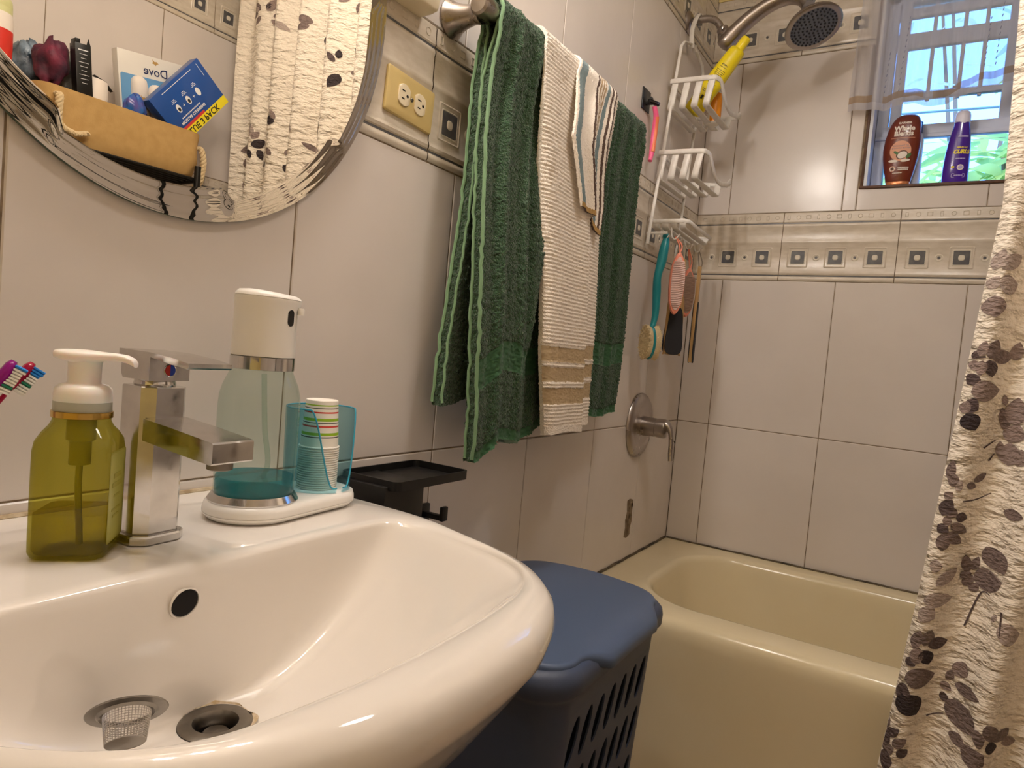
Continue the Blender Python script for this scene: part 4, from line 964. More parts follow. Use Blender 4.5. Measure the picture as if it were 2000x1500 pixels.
mb = MB(); mb.box((0, 0, 0), (.040, .010, .012), .003, M=T(.0245, 1.818, 1.7535) @ RZ(65) @ RX(20)); hd2 = mb.build('head', M_black, rz)
mb = MB(); mb.box((0, -.006, .001), (.036, .003, .003), .001, M=T(.0245, 1.818, 1.7535) @ RZ(65) @ RX(20)); mb.build('blade', M_steel, hd2)

# ---------------------------------------------------------------- laundry hamper
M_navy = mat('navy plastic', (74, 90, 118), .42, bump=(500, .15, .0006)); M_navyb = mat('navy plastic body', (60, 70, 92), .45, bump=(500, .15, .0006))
hm = thing('laundry_hamper', 'navy blue plastic laundry hamper with lid, between the white basin and the tub', 'laundry hamper', (.205, 1.06, 0))
hx0, hx1, hy0, hy1 = .030, .378, .835, 1.300
hcx, hcy, hw, hh = (hx0+hx1)/2, (hy0+hy1)/2, hx1-hx0, hy1-hy0
def hl(d, z, r=.07, n=14): return [(x, y, z) for x, y in rrect(hw+2*d, hh+2*d, r+d, n, (hcx, hcy))]
# body wall with real holes on the long faces
def wall_z(t): return .02+.505*t
def dz(z): return -.050+.034*(z/.52)          # tapers towards the floor
mb = MB(); mb.loft([hl(dz(z), z) for z in (.012, .03, .20)], True, True, False)
mb.loft([hl(dz(.495), .495), hl(dz(.52), .52), hl(-.010, .530), hl(-.001, .540), hl(.0, .556), hl(-.002, .566), hl(-.010, .574), hl(-.022, .577), hl(-.028, .574), hl(-.030, .54)], True)
def face_with_holes(mb, y0, y1, z0, z1, place, ny, nz):
    """panel (s along, z up) pierced by leaning ellipses"""
    cw, ch = (y1-y0)/ny, (z1-z0)/nz; NE = 20
    for a in range(ny):
        for b in range(nz):
            c = (y0+cw*(a+.5), z0+ch*(b+.5)); e = ell(cw*.30, ch*.40, NE, c, math.radians(-16))
            sq_ = []
            for k in range(NE):
                t = 2*PI*k/NE+PI/NE*0; ux, uy = cos(t), sin(t); s = 1/max(abs(ux), abs(uy)); sq_.append((c[0]+ux*s*cw/2, c[1]+uy*s*ch/2))
            # corners exactly on the cell
            L0 = [place(*p, 0) for p in sq_]; L1 = [place(*p, 0) for p in e]; L2 = [place(*p, -.003) for p in e]
            mb.loft([L0, L1, L2], True)
            for q in range(4):
                t0 = 45+90*q; k = int(t0/360*NE); 
                cor = (c[0]+(cw/2)*(1 if q in (0, 3) else -1), c[1]+(ch/2)*(1 if q < 2 else -1)); kk = [k, (k+1) % NE]
                mb.add([place(*cor, 0), L0[kk[0]], L0[kk[1]]], [(0, 1, 2)])
r_ = .07
def side(sx):
    def pl(s, z, w):
        d = dz(z); x = hcx+sx*(hw/2+d+w); return (x, s, z)
    return pl
def end(sy):
    def pl(s, z, w):
        d = dz(z); return (s, hcy+sy*(hh/2+d+w), z)
    return pl
ya, yb2 = hy0+r_, hy1-r_; xa, xb = hx0+r_, hx1-r_
for pl in (side(1), side(-1)): face_with_holes(mb, ya, yb2, .20, .495, pl, 7, 3)
for pl in (end(1), end(-1)): mb.grid(np.array([[pl(s, z, 0) for s in np.linspace(xa, xb, 6)] for z in (.20, .35, .495)]))
for sx, sy, a0 in ((1, 1, 0), (-1, 1, 90), (-1, -1, 180), (1, -1, 270)):
    G = []
    for z in (.20, .35, .495):
        d = dz(z); rr_ = r_+d; cx, cy_ = hcx+sx*(hw/2-r_), hcy+sy*(hh/2-r_)
        G.append([(cx+rr_*cos(math.radians(a0+90*k/10)), cy_+rr_*sin(math.radians(a0+90*k/10)), z) for k in range(11)])
    mb.grid(np.array(G))
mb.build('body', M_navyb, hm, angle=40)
# domed lid with finger notches
def lid_pt(x, y):
    u, v = (x-hcx)/(hw/2), (y-hcy)/(hh/2); t = max(0, x-(hcx+hw/2-.022)); return .600-.016*u*u-.010*v*v-14.*t*t
mb = MB(); base_ = [tuple(p) for p in resample(rrect(hw-.030, hh-.030, .058, 16, (hcx, hcy)), 260)]
def notch(p):
    x, y = p; 
    if x > hcx+hw/2-.04:                     # tongue over the long front edge
        k = sm(hcy-.150, hcy-.075, y)*sm(hcy+.165, hcy+.110, y); return (x+.026*k, y)
    return p
base_ = [notch(p) for p in base_]
def lsc(s): return [(hcx+(x-hcx)*s, hcy+(y-hcy)*s) for x, y in base_]
lp = []
for s, dzz in ((.985, -.020), (1., -.014), (1.0, -.004), (.992, .0)): lp.append([(x, y, lid_pt(x, y)+dzz) for x, y in lsc(s)])
for s in (.96, .85, .65, .4, .15, .02): lp.append([(x, y, lid_pt(x, y)) for x, y in lsc(s)])
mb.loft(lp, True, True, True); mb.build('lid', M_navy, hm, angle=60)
# ---------------------------------------------------------------- shower curtain
M_cur = mat('ivory crinkled fabric', (244, 233, 217), .7, sheen=.1, bump=(25, 1., .020, (1, 1, 2.3)), bump2=(95, .8, .0045, (1, 1, 1.8)))
LM = [mat('pale mauve print', (176, 160, 152), .8), mat('mauve print', (146, 128, 122), .8), mat('grey brown print', (118, 102, 98), .8, var=(60, (138, 120, 114), .7)), mat('dark plum print', (84, 70, 70), .8, var=(60, (104, 88, 86), .7)), mat('darkest plum print', (58, 48, 50), .8)]
for m in LM:
    nt = m.node_tree; b = nt.nodes['Principled BSDF']; tc = nt.nodes['Texture Coordinate']
    n = nt.nodes.new('ShaderNodeTexNoise'); mp = nt.nodes.new('ShaderNodeMapping'); mp.inputs['Scale'].default_value = (1, 1, 2); nt.links.new(tc.outputs['Object'], mp.inputs[0]); nt.links.new(mp.outputs[0], n.inputs['Vector']); n.inputs['Scale'].default_value = 85
    u = nt.nodes.new('ShaderNodeBump'); u.inputs['Strength'].default_value = 1.; u.inputs['Distance'].default_value = .006; nt.links.new(n.outputs[0], u.inputs['Height']); nt.links.new(u.outputs[0], b.inputs['Normal'])
sc = thing('shower_curtain', 'ivory crinkled shower curtain printed with grey and plum leaves', 'shower curtain', (1.12, 1.53, .12))
CZ0, CZ1, CXR = .12, 2.245, 1.452
def cxl(z): return float(np.interp(z, [.12, .277, .614, .896, 1.279, 1.372, 1.738, 2.16], [.738, .746, .778, .800, .830, .838, .827, .822]))
def cy_at(x, z):
    xl = cxl(z); s = x-xl; lean = .020*(z-.9)                  # pleats lean as they fall
    ph = 2*PI*(s-.030+lean*0)/.124 + .5*sin(s*11+.8)+.25*sin(z*2.1+s*5)
    a = .034*(.72+.28*sm(2.0, .5, z))*(.85+.2*sin(s*9))
    return 1.532 - a*cos(ph) + .006*sin(s*41+z*3) + .0025*sin(s*95+z*7)
nx, nz = 330, 420
def cur_grid(off):
    G = np.zeros((nz, nx, 3))
    for i, z in enumerate(np.linspace(CZ0, CZ1, nz)):
        xl = cxl(z)
        for j in range(nx):
            x = xl+(CXR-xl)*(j/(nx-1)); G[i, j] = (x, cy_at(x, z)+off, z)
    return G
G = cur_grid(0.); G2 = G.copy(); G2[:, :, 1] += .0012
mb = MB(); mb.grid(G); mb.grid(G2)
mb.grid(np.stack([G[:, 0], G2[:, 0]], 1)); mb.grid(np.stack([G[:, -1], G2[:, -1]], 1))
LEAF = [(836,1252,848,1285,18.9,1),(848,1253,873,1278,23.1,1),(848,1222,873,1229,31.5,1),(831,1218,844,1237,18.9,1),(842,1205,846,1170,31.5,2),(833,1197,836,1173,18.9,2),(846,1091,855,1123,18.9,3),(850,1093,880,1101,23.1,3),(846,1089,853,1062,20.0,4),(832,1094,837,1120,14.7,2),(822,1089,827,1104,10.5,4),(824,1087,824,1070,14.7,2),(836,1087,834,1062,16.8,2),(833,1059,819,1044,23.1,4),(886,1093,892,1124,18.9,2),(824,1028,864,1036,33.8,2),(816,1008,836,998,27.0,4),(821,988,836,962,29.3,5),(815,988,821,1009,15.8,2),(882,1009,879,1027,9.0,2),(878,1004,888,962,15.8,3),(897,974,900,1020,29.3,2),(893,942,904,973,27.0,2),(884,911,881,939,13.5,2),(896,899,896,937,29.3,2),(909,901,912,929,20.3,2),(807,861,810,896,13.5,3),(813,850,816,872,15.8,3),(822,842,826,862,10.1,1),(836,858,849,853,12.4,3),(847,862,863,878,11.3,3),(804,826,814,839,13.5,2),(803,794,813,825,20.3,4),(810,806,825,797,18.0,3),(825,797,841,793,16.9,4),(804,785,818,786,15.8,2),(819,781,837,773,13.5,2),(798,776,814,766,15.8,4),(897,814,921,813,18.0,3),(798,773,811,766,16.2,4),(808,728,810,760,19.8,3),(812,763,835,746,19.8,3),(818,780,842,767,18.0,3),(792,697,811,698,21.6,1),(807,660,834,692,18.0,1),(879,742,904,709,32.4,3),(855,688,849,718,16.2,3),(862,693,869,717,12.6,3),(843,679,860,686,14.4,3),(850,662,863,681,16.2,3),(866,676,901,688,36.0,3),(862,653,872,668,14.4,3),(789,627,830,638,25.2,1),(785,610,808,598,32.4,1),(782,534,790,567,16.2,3),(788,504,790,536,19.8,2),(799,542,808,570,19.8,3),(806,541,833,551,21.6,4),(800,533,809,507,21.6,5),(774,512,787,502,18.0,4),(774,470,817,482,36.0,3),(762,444,784,442,32.4,4),(773,441,797,406,39.6,5),(840,486,853,482,19.8,3),(855,488,867,516,21.6,2),(856,473,889,468,19.8,3),(833,467,850,457,14.4,2),(834,438,847,442,16.2,4),(847,439,886,407,39.6,3),(751,359,752,388,14.4,3),(746,340,760,349,21.6,4),(756,351,773,369,14.4,4),(767,336,787,350,18.0,3),(749,322,768,331,21.6,3),(748,302,768,303,32.4,4),(777,317,791,329,18.0,4),(864,368,870,389,21.6,3),(889,399,906,403,28.8,3),(879,352,906,372,39.6,3),(908,431,923,400,21.6,3),(926,395,943,417,18.0,3),(910,386,927,387,21.6,5),(936,390,956,395,18.0,2),(905,599,936,605,36.0,1),(897,624,903,622,14.4,1)]
rl_ = random.Random(5)
def cluster(cx, cz, k):
    o = []
    for _ in range(k):
        a = rl_.uniform(0, 2*PI); d = rl_.uniform(8, 42); l = rl_.uniform(24, 46); b = a+rl_.uniform(-.6, .6)
        x, z = cx+d*cos(a), cz+d*sin(a); o.append((x, z, x+l*cos(b), z+l*sin(b), l*rl_.uniform(.45, .62), rl_.choice((1, 2, 3, 3, 4, 5))))
    return o
for cx, cz, k in ((1.02, .3, 9), (1.10, .72, 9), (.99, 1.05, 8), (1.20, .45, 8), (1.0, 1.36, 7), (1.28, .95, 8), (1.15, 1.25, 7), (.93, 1.52, 6), (1.36, .5, 7), (1.39, 1.22, 7), (1.02, 1.62, 6)): LEAF += cluster(cx*1000, cz*1000, k)
for cx, cz, k in ((1.352, 1.66, 7), (1.19, 1.72, 6), (1.412, 1.585, 4), (1.225, 1.60, 4), (1.335, 2.11, 8), (1.25, 2.06, 3), (1.06, 2.02, 6), (.94, 1.88, 6), (.9, 2.1, 5)): LEAF += cluster(cx*1000, cz*1000, k)
lm = mb
def onc(x, z, h=.0011):
    x = min(max(x, cxl(z)+.0005), CXR-.0005); return (x, cy_at(x, z)-h, z)
for x0, z0, x1, z1, w, sh_ in LEAF:
    a = np.array([x0, z0])/1000.; b = np.array([x1, z1])/1000.; d = b-a; L = np.linalg.norm(d); d /= L; nrm = np.array([-d[1], d[0]]); w = w/2000.*1.15; L *= 1.12
    rows = []
    for t in np.linspace(0, 1, 11):
        hw = w*max(.02, (sin(PI*t**.85))**.75); c = a+d*L*t
        rows.append([onc(*(c+nrm*hw*s), h=.0011+.0003*(sh_ % 3)) for s in np.linspace(-1, 1, 9)])
    lm.grid(np.array(rows), mat=sh_)
def stem(pts, w=.0016):
    P = crom([(x/1000., z/1000.) for x, z in pts], 18); rows = []
    for i, p in enumerate(P):
        q = P[min(i+1, 17)]; r = P[max(i-1, 0)]; t = np.array([q[0]-r[0], q[1]-r[1]]); t /= np.linalg.norm(t)+1e-9; n = np.array([-t[1], t[0]])*w*(1-.5*i/17)
        rows.append([onc(p[0]+n[0]*s, p[1]+n[1]*s, .0019) for s in (-1, 1)])
    lm.grid(np.array(rows), mat=4)
for s in ([(833, 825), (855, 830), (877, 843)], [(855, 927), (873, 943)], [(860, 585), (878, 654), (892, 658)], [(909, 639), (910, 597)], [(817, 396), (844, 409)], [(866, 903), (874, 918)], [(840, 1094), (822, 1090)]): stem(s)
lm.build('printed_fabric', [M_cur]+LM, sc, angle=180)
rd = thing('curtain_rod', 'white shower curtain rod running across the room above the photo', 'rod', (.78, 1.535, 2.275))
MB().tube([(.004, 1.535, 2.275), (W_-.004, 1.535, 2.275)], .0125, 16).build('rod', M_white, rd)
for x in (.012, W_-.012): MB().lathe([(.028, -.008), (.028, .004), (.016, .008)], 24, M=T(x, 1.535, 2.275) @ RY(90 if x < .5 else -90)).build('end_cap', M_white, rd)
ring0 = thing('curtain_ring', 'white curtain ring on the rod above the photo', 'curtain ring', (.86, 1.535, 2.27), 'rings carrying the shower curtain')
MB().tube([(.86, 1.535+.0225*cos(a), 2.268+.027*sin(a)) for a in np.linspace(0, 2*PI, 24, endpoint=False)], .0022, 6, closed=True).build('loop', M_white, ring0)
for k in range(1, 10): dup(ring0, (.0635*k, 0, 0))
# ---------------------------------------------------------------- sheer window curtain
def sheer_mat(name, c, op):
    m = bpy.data.materials.new(name); m.use_nodes = True; nt = m.node_tree; N, L = nt.nodes, nt.links; N.remove(N['Principled BSDF']); out = N['Material Output']
    tr = N.new('ShaderNodeBsdfTransparent'); df = N.new('ShaderNodeBsdfDiffuse'); tl = N.new('ShaderNodeBsdfTranslucent')
    for b in (df, tl): b.inputs['Color'].default_value = (*lin(c), 1)
    a = N.new('ShaderNodeMixShader'); a.inputs[0].default_value = .68; L.new(df.outputs[0], a.inputs[1]); L.new(tl.outputs[0], a.inputs[2])
    b = N.new('ShaderNodeMixShader'); L.new(tr.outputs[0], b.inputs[1]); L.new(a.outputs[0], b.inputs[2])
    tc = N.new('ShaderNodeTexCoord'); mp = N.new('ShaderNodeMapping'); mp.inputs['Scale'].default_value = (90, 90, 3); n = N.new('ShaderNodeTexNoise'); n.inputs['Scale'].default_value = 1.
    L.new(tc.outputs['Object'], mp.inputs[0]); L.new(mp.outputs[0], n.inputs['Vector']); r = N.new('ShaderNodeMapRange'); r.inputs[3].default_value = op-.10; r.inputs[4].default_value = op+.10; L.new(n.outputs[0], r.inputs[0]); L.new(r.outputs[0], b.inputs[0])
    L.new(b.outputs[0], out.inputs['Surface']); return m
M_sheer = sheer_mat('white sheer', (246, 246, 252), .56); M_shh = sheer_mat('white sheer hem', (240, 240, 246), .72); M_sht = sheer_mat('tan ribbon', (206, 184, 158), .86)
sw = thing('window_curtain', 'white sheer window curtain with tan hem ribbon above the shampoo bottles', 'window curtain', (.78, 2.325, 2.36))
ZT = 2.34
def szb(x): return float(np.interp(x, [.450, .49, .53, .555, .60, .65, .68, .72, .80, .87, 1.0, 1.16], [1.862, 1.858, 1.850, 1.846, 1.862, 1.853, 1.848, 1.860, 1.884, 1.905, 1.885, 1.90]))
def sxl(z): return .450+.012*float(smooth(1.9, 2.2, z))
def spt(u, z):
    x = sxl(z)+(1.165-sxl(z))*u; f = sm(2.34, 2.0, z)
    y = 2.333+.010*sin(x*47+.5*sin(z*6))*(.5+.5*f)+.006*sin(x*118+z*3)+.004*sin(x*30)*f
    if x > .525: y += -.012*sm(.525, .56, x)*sm(2.1, 1.86, z)*sm(.66, .57, x)
    return (x, y, z)
nu, nv = 150, 110; G = np.zeros((nv, nu, 3)); mf = np.zeros((nv-1, nu-1), int)
for j in range(nu):
    u = j/(nu-1); x = .45+.715*u; zb = szb(x)
    for i in range(nv):
        t = i/(nv-1); z = zb + .075*(t/.4) if t < .4 else zb+.075+(ZT-zb-.075)*((t-.4)/.6); G[i, j] = spt(u, z)
        if i < nv-1 and j < nu-1:
            h = z-zb; mf[i, j] = 2 if (.021 < h < .043 and not (.515 < x < .545)and not (.648 < x < .672)) else (1 if h < .021 else 0)
mb = MB(); mb.grid(G, mat=mf)
_b = mb      # pulled-thread dashes
for x, z0, z1 in ((.548, 1.90, 2.02), (.586, 1.90, 2.12), (.792, 1.94, 2.08), (.818, 1.95, 2.20)):
    z = z0
    while z < z1:
        u = (x-.45)/.715; p, q = spt(u, z), spt(u+.002, z+.0075); mb.strip([(p[0], p[1]-.001, p[2]), (q[0], q[1]-.001, q[2])], .0022, .0006, (1, 0, 0), mat=3); z += .0165
mb.build('sheer_cloth', [M_sheer, M_shh, M_sht, mat('openwork thread', (150, 152, 172), .8)], sw, angle=180)  # dashes are a grey blue openwork thread
MB().tube([(.43, 2.345, ZT+.002), (1.19, 2.345, ZT+.002)], .006, 10).build('curtain_wire', M_white, sw)

# ---------------------------------------------------------------- bottles on the window sill
M_bro = mat('brown shampoo plastic', (112, 44, 26), .28, coat=.3); M_cop = mat('copper cap', (198, 130, 86), .28, .5); M_wht = mat('white print', (236, 226, 216), .5); M_peach = mat('peach print', (226, 166, 136), .5); M_coco = mat('coconut brown print', (92, 56, 36), .5); M_grn = mat('leaf green print', (70, 110, 56), .5); M_bgry = mat('blue grey print', (120, 130, 150), .5)
zs = wz0+.0025
def flask(prof, mat_, t, c, n=40, split=None, mats=None):
    mb = MB(); L = []
    for a, b, z, dx in prof: L.append([(c[0]+dx+a*math.copysign(abs(cos(k))**.9, cos(k)), c[1]+b*math.copysign(abs(sin(k))**.9, sin(k)), c[2]+z) for k in np.linspace(0, 2*PI, n, endpoint=False)])
    mb.loft(L, True, True, True, mat=mats if mats else 0); return mb
br = thing('shampoo_bottle', 'brown shampoo bottle with coconut picture standing on the left of the window sill', 'shampoo bottle', (.605, 2.408, zs))
cB = (.606, 2.408, zs)
pr = [(.0345, .017, .014, 0), (.0365, .019, .024, 0), (.0425, .022, .052, 0), (.0480, .024, .085, 0), (.0500, .025, .112, 0), (.0485, .0245, .140, .001), (.0450, .023, .170, .003), (.0400, .021, .192, .006), (.0330, .018, .207, .008), (.0240, .013, .2150, .009), (.012, .007, .2175, .010)]
flask(pr, M_bro, br, cB).build('bottle', M_bro, br, angle=60)
flask([(.0305, .0155, 0, 0), (.0330, .0165, .002, 0), (.0335, .0168, .013, 0), (.0325, .016, .0145, 0)], M_cop, br, cB).build('cap', M_cop, br)
pz = [p[2] for p in pr]
def brs(x, z, h=.0006):      # front surface of the brown bottle
    a = np.interp(z, pz, [p[0] for p in pr]); b = np.interp(z, pz, [p[1] for p in pr]); dx = np.interp(z, pz, [p[3] for p in pr]); k = min(abs((x-dx)/a), .98)
    return (cB[0]+x, cB[1]-b*(1-k**2.2)**.46-h, cB[2]+z)
def decal(poly, c, h, surf, mb, mat, rings=4):
    rows = [[surf(c[0]+p[0]*s, c[1]+p[1]*s, h) for p in poly] for s in np.linspace(1, .02, rings)]; mb.loft(rows, True, False, True, mat=mat)
def scribble(mb, cx, cz, w, h, surf, mat):     # a word too small to read
    x = cx-w/2
    while x < cx+w/2-.001:
        l = min(random.uniform(.0018, .0034), cx+w/2-x); decal(rrect(l*.8, h, min(h, l)*.2, 2), (x+l/2, cz), .0011, surf, mb, mat, 2); x += l
mb = MB()
text(mb, 'GARNIER', .0085, None, fn=lambda x, y: brs(x+.004, y+.1885), bold=.0003)
text(mb, 'Whole', .0205, None, fn=lambda x, y: brs(x+.004, y+.1715), bold=.0008, sx=.95); text(mb, 'Blends', .0205, None, fn=lambda x, y: brs(x+.003, y+.1555), bold=.0008, sx=.95)
mb.loft([[brs(x, .1425+.0006*s+.02*(x-.0)*.08) for x in np.linspace(-.030, .034, 16)] for s in (-1, 1)], False, mat=1)
decal(ell(.0285, .0305, 32), (-.001, .104), .0005, brs, mb, 1)
text(mb, 'COCONUT OIL', .0062, None, 4, fn=lambda x, y: brs(x, y+.1185, .0010)); text(mb, '& COCOA BUTTER', .0058, None, 4, fn=lambda x, y: brs(x, y+.1115, .0010))
decal(ell(.016, .0125, 24, rot=.4), (.004, .0915), .0010, brs, mb, 2); decal(ell(.0135, .0100, 24, rot=.4), (.005, .0905), .0014, brs, mb, 0)
decal(ell(.009, .005, 16, rot=.9), (.022, .088), .0011, brs, mb, 3); decal(ell(.008, .004, 16, rot=-.6), (-.012, .098), .0011, brs, mb, 3)
for x, z, a in ((-.018, .0735, -.05), (.014, .0745, .1)): decal(ell(.013, .0042, 20, rot=a), (x, z), .0012, brs, mb, 0)
decal(ell(.0085, .0085, 24), (-.018, .0505), .0008, brs, mb, 1); decal(ell(.0048, .0048, 16), (-.018, .0505), .0012, brs, mb, 2)
for k in range(6): decal(ell(.0022, .0022, 8), (-.018+.0062*cos(k*PI/3), .0505+.0062*sin(k*PI/3)), .0013, brs, mb, 0, 2)
scribble(mb, .011, .0535, .030, .0040, brs, 0); scribble(mb, .011, .0475, .028, .0040, brs, 0); scribble(mb, -.004, .0375, .026, .0026, brs, 0)
mb.build('label_print', [M_wht, M_peach, M_coco, M_grn, M_bgry], br, smooth=False)
M_vio = mat('violet plastic', (70, 32, 150), .22, coat=.4); M_capw = mat('frosty white cap', (226, 226, 244), .35); M_yelp = mat('yellow print', (236, 214, 60), .5); M_lil = mat('lilac print', (190, 176, 226), .5)
vi = thing('conditioner_bottle', 'violet curls bottle with white cap standing on the right of the window sill', 'bottle', (.754, 2.412, zs))
cV = (.753, 2.412, zs)
pv = [(.0320, .018, .0, 0), (.0335, .020, .004, 0), (.0335, .0215, .05, 0), (.0320, .0215, .090, .001), (.0285, .0205, .125, .002), (.0240, .0190, .155, .003), (.0210, .0180, .172, .0035), (.0200, .0175, .180, .0035)]
flask(pv, M_vio, vi, cV).build('bottle', M_vio, vi, angle=60)
mb = MB(); L = []
for a, b, z, dx, tl in ((.0206, .0180, .172, .0035, 1), (.0208, .0182, .180, .0035, .6), (.0200, .0178, .200, .0038, 0), (.0180, .016, .210, .004, 0), (.0120, .011, .2155, .004, 0), (.004, .004, .2170, .004, 0)):
    L.append([(cV[0]+dx+a*cos(k), cV[1]+b*sin(k), cV[2]+z-tl*.010*cos(k-.6)) for k in np.linspace(0, 2*PI, 36, endpoint=False)])
mb.loft(L, True, True, True); mb.build('cap', M_capw, vi, angle=60)
pz2 = [p[2] for p in pv]
def vis(x, z, h=.0006):
    a = np.interp(z, pz2, [p[0] for p in pv]); b = np.interp(z, pz2, [p[1] for p in pv]); dx = np.interp(z, pz2, [p[3] for p in pv]); k = min(abs((x-dx)/a), .98)
    return (cV[0]+x, cV[1]-b*(1-k**2.2)**.46-h, cV[2]+z)
mb = MB()
scribble(mb, .010, .136, .026, .0050, vis, 1)
text(mb, 'MIRACLE', .0070, None, 0, fn=lambda x, y: vis(x+.010, y+.104), bold=.0003, sx=.95); text(mb, 'CURLS', .0165, None, 0, fn=lambda x, y: vis(x+.009, y+.091), bold=.0009, shear=.3, sx=.80)
scribble(mb, .009, .071, .024, .0034, vis, 1)
mb.build('label_lettering', [M_yelp, M_lil, M_wht], vi, smooth=False); mb = MB()
decal(ell(.0085, .0085, 20), (.011, .0455), .0008, vis, mb, 2); decal(ell(.0060, .0052, 16, rot=.4), (.011, .0455), .0012, vis, mb, 1); decal(ell(.0045, .0035, 12), (-.008, .047), .0008, vis, mb, 0)
q0 = rrect(.034, .0115, .003); q1 = rrect(.032, .0095, .0024)
mb.loft([[vis(.007+x, .0225+y, .0008) for x, y in q0], [vis(.007+x, .0225+y, .0008) for x, y in q1]], True, mat=1); scribble(mb, .008, .0225, .022, .0034, vis, 1)
mb.build('label_print', [M_yelp, M_lil, M_wht], vi, smooth=False)
cb = thing('clear_bottle', 'pale bottle with blue cap half hidden behind the brown shampoo bottle', 'bottle', (.648, 2.452, zs))
MB().lathe([(.017, 0), (.0195, .003), (.0195, .15), (.014, .17), (.0095, .176)], 28, c=(.642, 2.452, zs)).build('bottle', mat('milky plastic', (214, 222, 236), .3), cb)
MB().lathe([(.0125, .174), (.0130, .176), (.0125, .206), (.010, .209), (0, .2095)], 24, c=(.642, 2.452, zs)).build('cap', mat('blue cap', (40, 92, 168), .35), cb)

# ---------------------------------------------------------------- garden seen through the panes
def leaf_mat(name, c):
    m = bpy.data.materials.new(name); m.use_nodes = True; nt = m.node_tree; N, L = nt.nodes, nt.links; N.remove(N['Principled BSDF'])
    df = N.new('ShaderNodeBsdfDiffuse'); tl = N.new('ShaderNodeBsdfTranslucent'); mx = N.new('ShaderNodeMixShader'); mx.inputs[0].default_value = .5
    tc = N.new('ShaderNodeTexCoord'); n = N.new('ShaderNodeTexNoise'); n.inputs['Scale'].default_value = 5; L.new(tc.outputs['Object'], n.inputs['Vector'])
    cr = N.new('ShaderNodeMix'); cr.data_type = 'RGBA'; cr.inputs[6].default_value = (*lin(c), 1); cr.inputs[7].default_value = (*[min(1, x*1.8) for x in lin(c)], 1); L.new(n.outputs[0], cr.inputs[0])
    for b in (df, tl): L.new(cr.outputs[2], b.inputs['Color'])
    L.new(df.outputs[0], mx.inputs[1]); L.new(tl.outputs[0], mx.inputs[2]); L.new(mx.outputs[0], N['Material Output'].inputs['Surface']); return m
M_lf = leaf_mat('sunlit leaf', (160, 176, 104)); M_lf2 = leaf_mat('pale tree leaf', (190, 214, 196)); M_bark = mat('bark', (120, 100, 80), .9)
def blade(mb, o, d, l, w, droop, twist):
    d = Vector(d).normalized(); side = d.cross(Vector((0, 0, 1))).normalized(); side = (side*cos(twist)+side.cross(d)*sin(twist)).normalized(); rows = []
    for t in np.linspace(0, 1, 6):
        c = Vector(o)+d*l*t-Vector((0, 0, 1))*droop*l*t*t; hw = w*(sin(PI*min(1, t*.93+.06)))**.8; nn = side.cross(d)
        rows.append([tuple(c-side*hw), tuple(c-nn*hw*.25), tuple(c+side*hw)])
    mb.grid(np.array(rows))
def bush(name, label, base, n, size, zc, m, lw):
    t = thing(name, label, 'plant', base); r = random.Random(n)
    mb = MB()
    for _ in range(n):
        p = (base[0]+r.gauss(0, size[0]), base[1]+r.gauss(0, size[1]), zc+r.gauss(0, size[2])); a = r.uniform(0, 2*PI)
        blade(mb, p, (cos(a), sin(a), r.uniform(-.3, .8)), r.uniform(.7, 1.3)*lw, lw*r.uniform(.08, .14), r.uniform(.1, .7), r.uniform(-.6, .6))
    mb.build('foliage', m, t, angle=180)
    mb = MB()
    for k in range(5):
        a = k*1.3; mb.tube([(base[0]+.03*cos(a), base[1]+.03*sin(a), base[2]), (base[0]+size[0]*.4*cos(a), base[1]+size[1]*.4*sin(a), zc*.6), (base[0]+size[0]*.9*cos(a), base[1]+size[1]*.9*sin(a), zc+size[2]*.6)], [.03, .02, .008], 8)
    mb.build('stems', M_bark, t)
bush('garden_shrub', 'sunlit green shrub with long leaves seen outside through the lower window pane', (1.15, 3.75, -.6), 420, (.36, .20, .13), 1.97, M_lf, .24)
bush('garden_tree', 'pale tree far outside behind the sheer curtain', (.95, 7.6, -.6), 120, (.8, .5, .55), 5.2, M_lf2, .42)
wf = thing('wire_fence', 'two thin white wires crossing the greenery outside the window', 'fence', (1.0, 2.95, -.6))
for z in (2.112, 2.036): MB().tube([(-1.2, 2.95, z+.05), (1.0, 2.95, z), (3.4, 2.95, z-.05)], .0045, 6).build('strand', M_white, wf)
for x in (-1.2, 3.4): MB().box((x, 2.95, .8), (.06, .06, 2.8), .004).build('post', M_white, wf)
gd = MB(); gd.box((.8, 6.5, -.65), (12, 8, .1)); gd.build('ground', mat('lawn', (110, 140, 80), .9), kind='structure')
# ---------------------------------------------------------------- shelf rack and basket on the opposite wall, seen in the mirror
M_blk = mat('black metal', (26, 25, 24), .4, .3); M_can = mat('tan canvas', (196, 160, 102), .85, var=(40, (180, 144, 88), .6), bump=(420, .5, .001)); M_rope = mat('cotton rope', (216, 194, 154), .85)
xF = .021+1.32
rk = thing('shelf_rack', 'black metal shelf rack against the right wall, under the canvas basket in the mirror', 'shelf rack', (1.45, 1.06, 0))
px_ = ((xF-.004, .66), (xF-.004, 1.326), (1.545, .66), (1.545, 1.326))
for x, y in px_: MB().tube([(x, y, 0), (x, y, 1.532)], .010, 12).build('post', M_blk, rk)
for zz_ in (1.485, 1.10, .72):
    mb = MB()
    for y in (.66, 1.326): mb.tube([(xF-.004, y, zz_), (1.545, y, zz_)], .006, 8)
    for k in range(8): x = xF+.002+(1.545-xF-.002)*k/7; mb.tube([(x, .66, zz_+.006), (x, 1.326, zz_+.006)], .0045, 8)
    mb.build('wire_shelf', M_blk, rk)
bk = thing('canvas_basket', 'tan canvas storage basket with rope handles on the black rack, reflected in the mirror', 'basket', (1.44, 1.10, 1.497))
